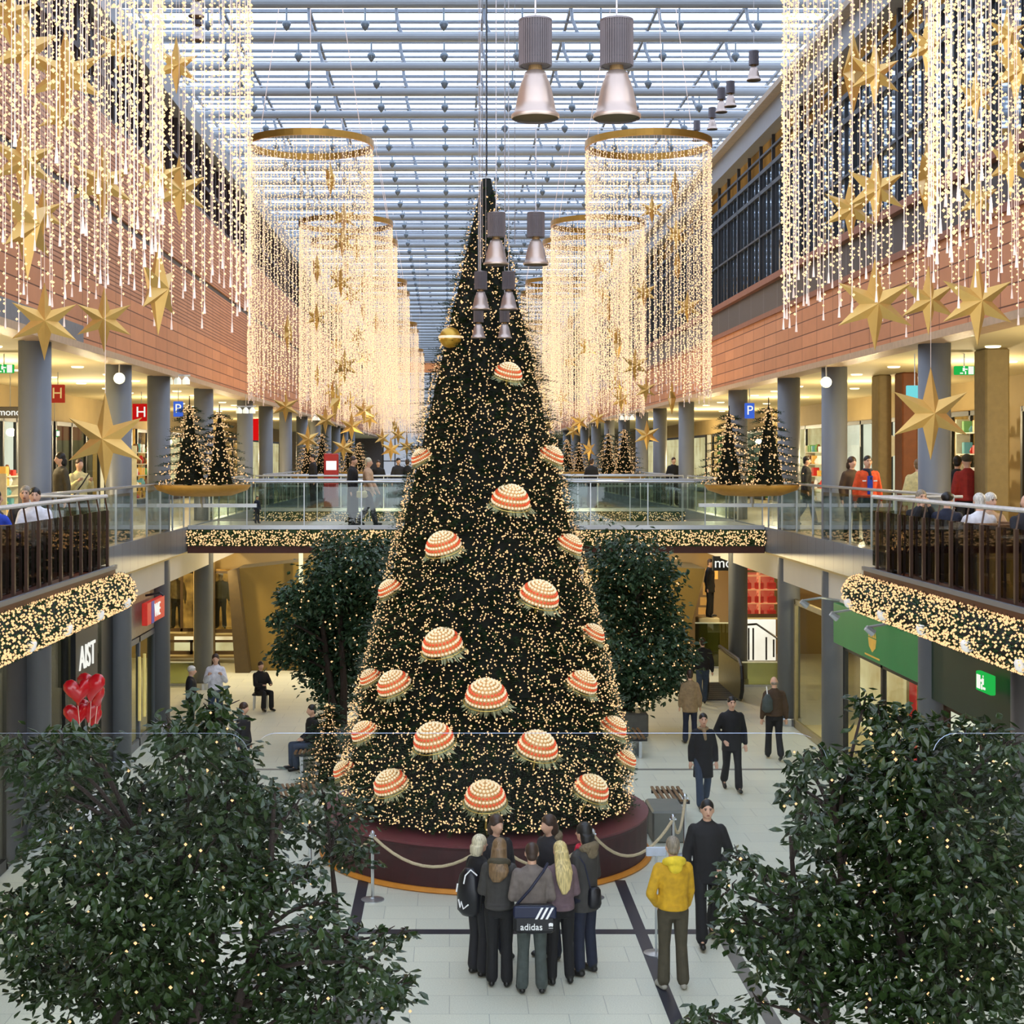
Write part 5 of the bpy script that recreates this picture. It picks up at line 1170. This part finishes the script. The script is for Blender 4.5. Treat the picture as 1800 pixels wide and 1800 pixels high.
# ---- café guests, tables and chairs
def cafe_chair(x,y,rot,label):
    t=thing('cafe_chair',label,'chair',(x,y,4.6),rot); M_r=mat('rattan',(120,84,50),.6,var=.3,scale=25,bump=.4)
    MB().lathe([(.2,.42),(.22,.44),(.2,.46)],20).build('seat',M_r,t)
    bk=MB(); R=[]
    for k in range(9):
        a=PI*k/8; R.append((.22*math.cos(a),.05+.17*math.sin(a)))
    for k in range(8):
        (x0,y0),(x1,y1)=R[k],R[k+1]; bk.add([(x0,y0,.46),(x1,y1,.46),(x1,y1,.84),(x0,y0,.84)],[(0,1,2,3)])
    bk.tube([(a,b_,.85) for a,b_ in R],.016,6); bk.build('backrest',M_r,t)
    for sx in (-1,1):
        for sy in (-1,1): MB().tube([(sx*.19,sy*.17+.02,0),(sx*.15,sy*.13+.02,.43)],.014,6).build('leg',M_brown,t)
    return t
def cafe_table(x,y,label):
    t=thing('cafe_table',label,'table',(x,y,4.6)); MB().lathe([(.36,.72),(.37,.735),(.36,.75)],28).build('tabletop',mat('table top',(196,198,196),.25,.2),t)
    MB().tube([(0,0,.02),(0,0,.72)],.03,10).build('column',M_steel,t); MB().lathe([(.24,0),(.24,.015),(.04,.03)],20).build('base',M_dark,t); return t
n=0
cafe_table(6.95,21.0,'round café table near the end of the right balcony'); cafe_table(7.05,18.6,'round café table further forward on the right balcony')
cafe_table(-5.95,20.2,'round café table on the left balcony'); 
cf=[(6.72,21.9,0.0,'under the grey haired guest'),(7.35,21.6,.6,'under the guest with the black hat'),(6.85,19.85,PI,'turned to the front on the right balcony, nearest the rail'),(7.45,20.3,2.4,'turned away on the right balcony, inner one'),(6.9,19.3,.1,'behind the forward table on the right balcony'),(7.55,19.2,.3,'at the right of the forward table'),(7.4,17.9,2.6,'closest to the viewer on the right balcony'),
    (-5.7,21.1,.2,'at the far side of the left table'),(-6.3,21.0,-.3,'at the wall side of the left table'),(-6.2,19.3,PI,'at the near side of the left table'),(-5.62,19.35,2.8,'closest to the rail on the left balcony')]
for x,y,r,l in cf: cafe_chair(x,y,r,'round-backed rattan café chair '+l)
G=[(6.72,21.9,.1,'black',('short','grey'),'grey haired guest in black sitting at the right balcony',1.66,'face'),
   (7.35-.35,21.6-.35+.35,PI-.5,'navy',('cap','black'),'guest with black hat and dark jacket sitting beside the grey haired guest',1.62,'table'),
   (6.85,19.85,PI,'white',('short','white'),'white haired guest in a white top sitting at the right balcony rail',1.66,'table'),
   (7.25,20.6,.3,'beige',('bob','white'),'white haired guest in a pale pink top behind another white haired guest',1.64,'table'),
   (7.3,19.45,.2,'dark',('bald','grey'),'balding guest in dark clothes at the right balcony',1.66,'table'),
   (7.5,18.7,-.9,'dgrey',('short','brown'),'guest in a grey pullover cut by the right edge',1.68,'table'),
   (-5.72,21.2,.2,'white',('short','black'),'dark haired guest in a white shirt sitting at the left balcony rail',1.72,'table'),
   (-6.0,21.75,.1,'dark',('short','grey'),'grey haired guest behind the guest in the white shirt',1.74,'table'),
   (-5.9,19.9,PI-.4,'blue',('short','black'),'guest in a bright blue top with his back to the viewer at the left edge',1.66,'table'),
   (-6.15,20.75,PI-.9,'dgrey',('short','black'),'black haired guest between the blue and the white top',1.70,'table')]
for x,y,r,c,hr,l,h,ar in G: person(l,0,0,d=y,X=x,h=h,rot=r,z=4.6,face=abs(r)<1,coat=c,coat_len='hip',legs='dark',hair=hr,arms=ar,pose='sit',lod=1)
for i,(x,y) in enumerate([(7.0,21.1),(6.85,20.85),(7.1,18.5),(-5.9,20.3)]):
    t=thing('coffee_cup','white coffee cup on a café table, %s from the right end of the balcony'%ORD[i] if i<3 else 'white coffee cup on the left café table','cup',(x,y,5.352)); MB().lathe([(.025,0),(.04,.03),(.042,.07),(.038,.07),(.03,.02)],14).build('cup',M_pw,t); MB().lathe([(.03,0),(.065,.004),(.07,.01)],16).build('saucer',M_pw,t)
# dummies in the golden window
person('shop dummy with dark clothes in the golden window right of the tan pillar',388,0,d=47.5,h=1.75,rot=0,z=1.02,coat='olive',coat_len='hip',legs='black',hair=('short','white'),pose='stand',lod=2,cat='shop dummy')
person('shop dummy in dark clothes in the golden window at the far left',311,0,d=47.5,h=1.75,rot=0,z=1.02,coat='tan',coat_len='hip',legs='black',hair=('short','brown'),pose='stand',lod=2,cat='shop dummy')
person('person in black on a plinth beside the ochre flank',1248,0,d=46.35,h=1.75,rot=1.0,z=1.5,coat='black',coat_len='thigh',legs='black',hair=('short','brown'),pose='stand',lod=2)  # takes the place of a person riding up, stood on a plinth
# ---- heart balloons
M_bal=mat('balloon red',(205,18,34),.25,var=.1,coat=.6)
def heart(R):
    m=MB(); Rg=[]
    N_=22
    for i in range(-4,5):
        v=i/4; s=math.sqrt(max(.02,1-v*v)); ring_=[]
        for j in range(N_):
            a=2*PI*j/N_; x=16*math.sin(a)**3/17; z=(13*math.cos(a)-5*math.cos(2*a)-2*math.cos(3*a)-math.cos(4*a))/17
            ring_.append((x*R*(.25+.75*s),v*R*.42,z*R*(.25+.75*s)))
        Rg.append(ring_)
    return m.rings(Rg)
for i,(px,py,r,rz) in enumerate([(137,1213,.23,.5),(160,1204,.25,-.4),(171,1218,.2,-1.0),(134,1255,.22,.7),(156,1246,.21,-.2),(166,1256,.19,-.9)]):
    p=at(px,py,22.0+.12*i); t=thing('heart_balloon','glossy red heart balloon of the bunch by the shop window, %s'%['upper left','upper middle','upper right','lower left','lower middle','lower right'][i],'balloon',p,rz)
    heart(r).build('balloon',M_bal,t,smooth=True); e=at(152,1400,22.2)-p; MB().tube([(0,0,-r*.95),(e.x*math.cos(rz)+e.y*math.sin(rz),-e.x*math.sin(rz)+e.y*math.cos(rz),e.z)],.004,4).build('string',M_wire,t)
person('person holding the bunch of red balloons, mostly behind ficus leaves',152,1500,d=22.4,h=1.66,rot=.3,coat='white',coat_len='hip',legs='jeans',hair=('long','dblonde'),arms=('phone','down'),pose='stand',lod=2,sh=.9)

# ---- shelves with goods in the lit shops of the upper galleries
GC=[mat('goods '+n,c,.5,emis=c,es=.35) for n,c in (('red',(190,40,30)),('green',(110,160,90)),('gold',(220,170,80)),('white',(235,230,215)),('brown',(110,70,40)),('teal',(90,150,150)))]
def goods_shelf(px0,px1,side,label,z0=4.62,h=2.0):
    x=12.3 if side=='right' else -10.9
    y0=F*x/(px0-VX); y1=F*x/(px1-VX); y0,y1=min(y0,y1),max(y0,y1); sg=-1 if side=='right' else 1
    t=thing('display_shelf',label,'shelf',(x,y0,z0)); q=random.Random(int(px0)); L=y1-y0
    for k in range(5): MB().box(-.16,.16,0,L,.25+k*h/5,.28+k*h/5).build('shelf_board',mat('shelf white',(235,228,205),.5),t)
    for y in (0,L): MB().box(-.16,.16,y-.03,y+.03,0,h+.1).build('upright',mat('shelf white'),t)
    k=0
    for r in range(5):
        y=.15
        while y<L-.25:
            w=q.uniform(.12,.3); m=MB(); hh=q.uniform(.12,.3)
            if q.random()<.5: m.lathe([(w*.3,0),(w*.45,hh*.4),(w*.3,hh*.8),(w*.18,hh)],10,c=(0,y+w/2,.28+r*h/5))
            else: m.rbox(-.1,.1,y,y+w,.28+r*h/5,.28+r*h/5+hh,.01)
            g=m.build('shelf_goods',q.choice(GC),t); y+=w+q.uniform(.05,.25); k+=1
goods_shelf(1462,1424,'right','white shelf of small colourful goods inside the white shop')
goods_shelf(1735,1692,'right','shelf of golden goods right of the big right column',h=2.5)
goods_shelf(232,276,'left','shelf of goods in the cream shop under the red H sign')
goods_shelf(0,24,'left','shelf of shoes and goods at the far left of the upper gallery',h=1.2)
WORLD=3.3
# ================================================================= CAMERA, LIGHT
cam = bpy.data.cameras.new('camera'); co = bpy.data.objects.new('camera', cam); C.objects.link(co)
co.location=(0,0,HC); co.rotation_euler=(PI/2,0,0); cam.sensor_width=36; cam.sensor_fit='HORIZONTAL'; cam.lens=36*F/1800
cam.shift_x=(900-VX)/1800; cam.shift_y=(VY-900)/1800; cam.clip_end=400
bpy.context.scene.camera=co
sc=bpy.context.scene
w=bpy.data.worlds.new('world'); sc.world=w; w.use_nodes=True
bg=w.node_tree.nodes['Background']; tcn=w.node_tree.nodes.new('ShaderNodeTexCoord'); nz=w.node_tree.nodes.new('ShaderNodeTexNoise'); nz.inputs['Scale'].default_value=2.5
cr=w.node_tree.nodes.new('ShaderNodeValToRGB'); cr.color_ramp.elements[0].color=(.80,.87,1,1); cr.color_ramp.elements[1].color=(.98,.99,1,1)
w.node_tree.links.new(tcn.outputs['Generated'],nz.inputs['Vector']); w.node_tree.links.new(nz.outputs['Fac'],cr.inputs[0]); w.node_tree.links.new(cr.outputs[0],bg.inputs[0])
bg.inputs[1].default_value=WORLD
def plight(x,y,z,e,col=(1,.82,.5),r=.12):  # warm point lights added to brighten galleries, shops and the floor under the bridge
    l=bpy.data.lights.new('fill_light','POINT'); l.energy=e; l.color=col; l.shadow_soft_size=r; o=bpy.data.objects.new('fill_light',l); C.objects.link(o); o.location=(x,y,z)
for y in (22,30,38,48,60,75): 
    plight(-8.9,y,7.1,300*(1 if y<55 else 1.6)); plight(10.3,y,7.1,300*(1 if y<55 else 1.6))
for y in (21,28,34): plight(-7.1,y,3.3,60,(1,.85,.55),.06); plight(8.6 if y!=28 else 8.5,y,3.2,80,(1,.85,.55),.06)
for x,y in ((-7,44.2),(-2.5,43.8),(4.6,43.5),(8,44.5),(1,48)): plight(x,y,3.7,420,(1,.78,.4),.1)
sc.view_settings.view_transform='Standard'; sc.view_settings.look='None'; sc.view_settings.exposure=0; sc.view_settings.gamma=1
sc.cycles.max_bounces=5; sc.cycles.diffuse_bounces=2; sc.cycles.glossy_bounces=2; sc.cycles.transmission_bounces=4; sc.cycles.transparent_max_bounces=16
sc.cycles.sample_clamp_indirect=3; sc.cycles.adaptive_threshold=.025; sc.cycles.caustics_reflective=False; sc.cycles.caustics_refractive=False
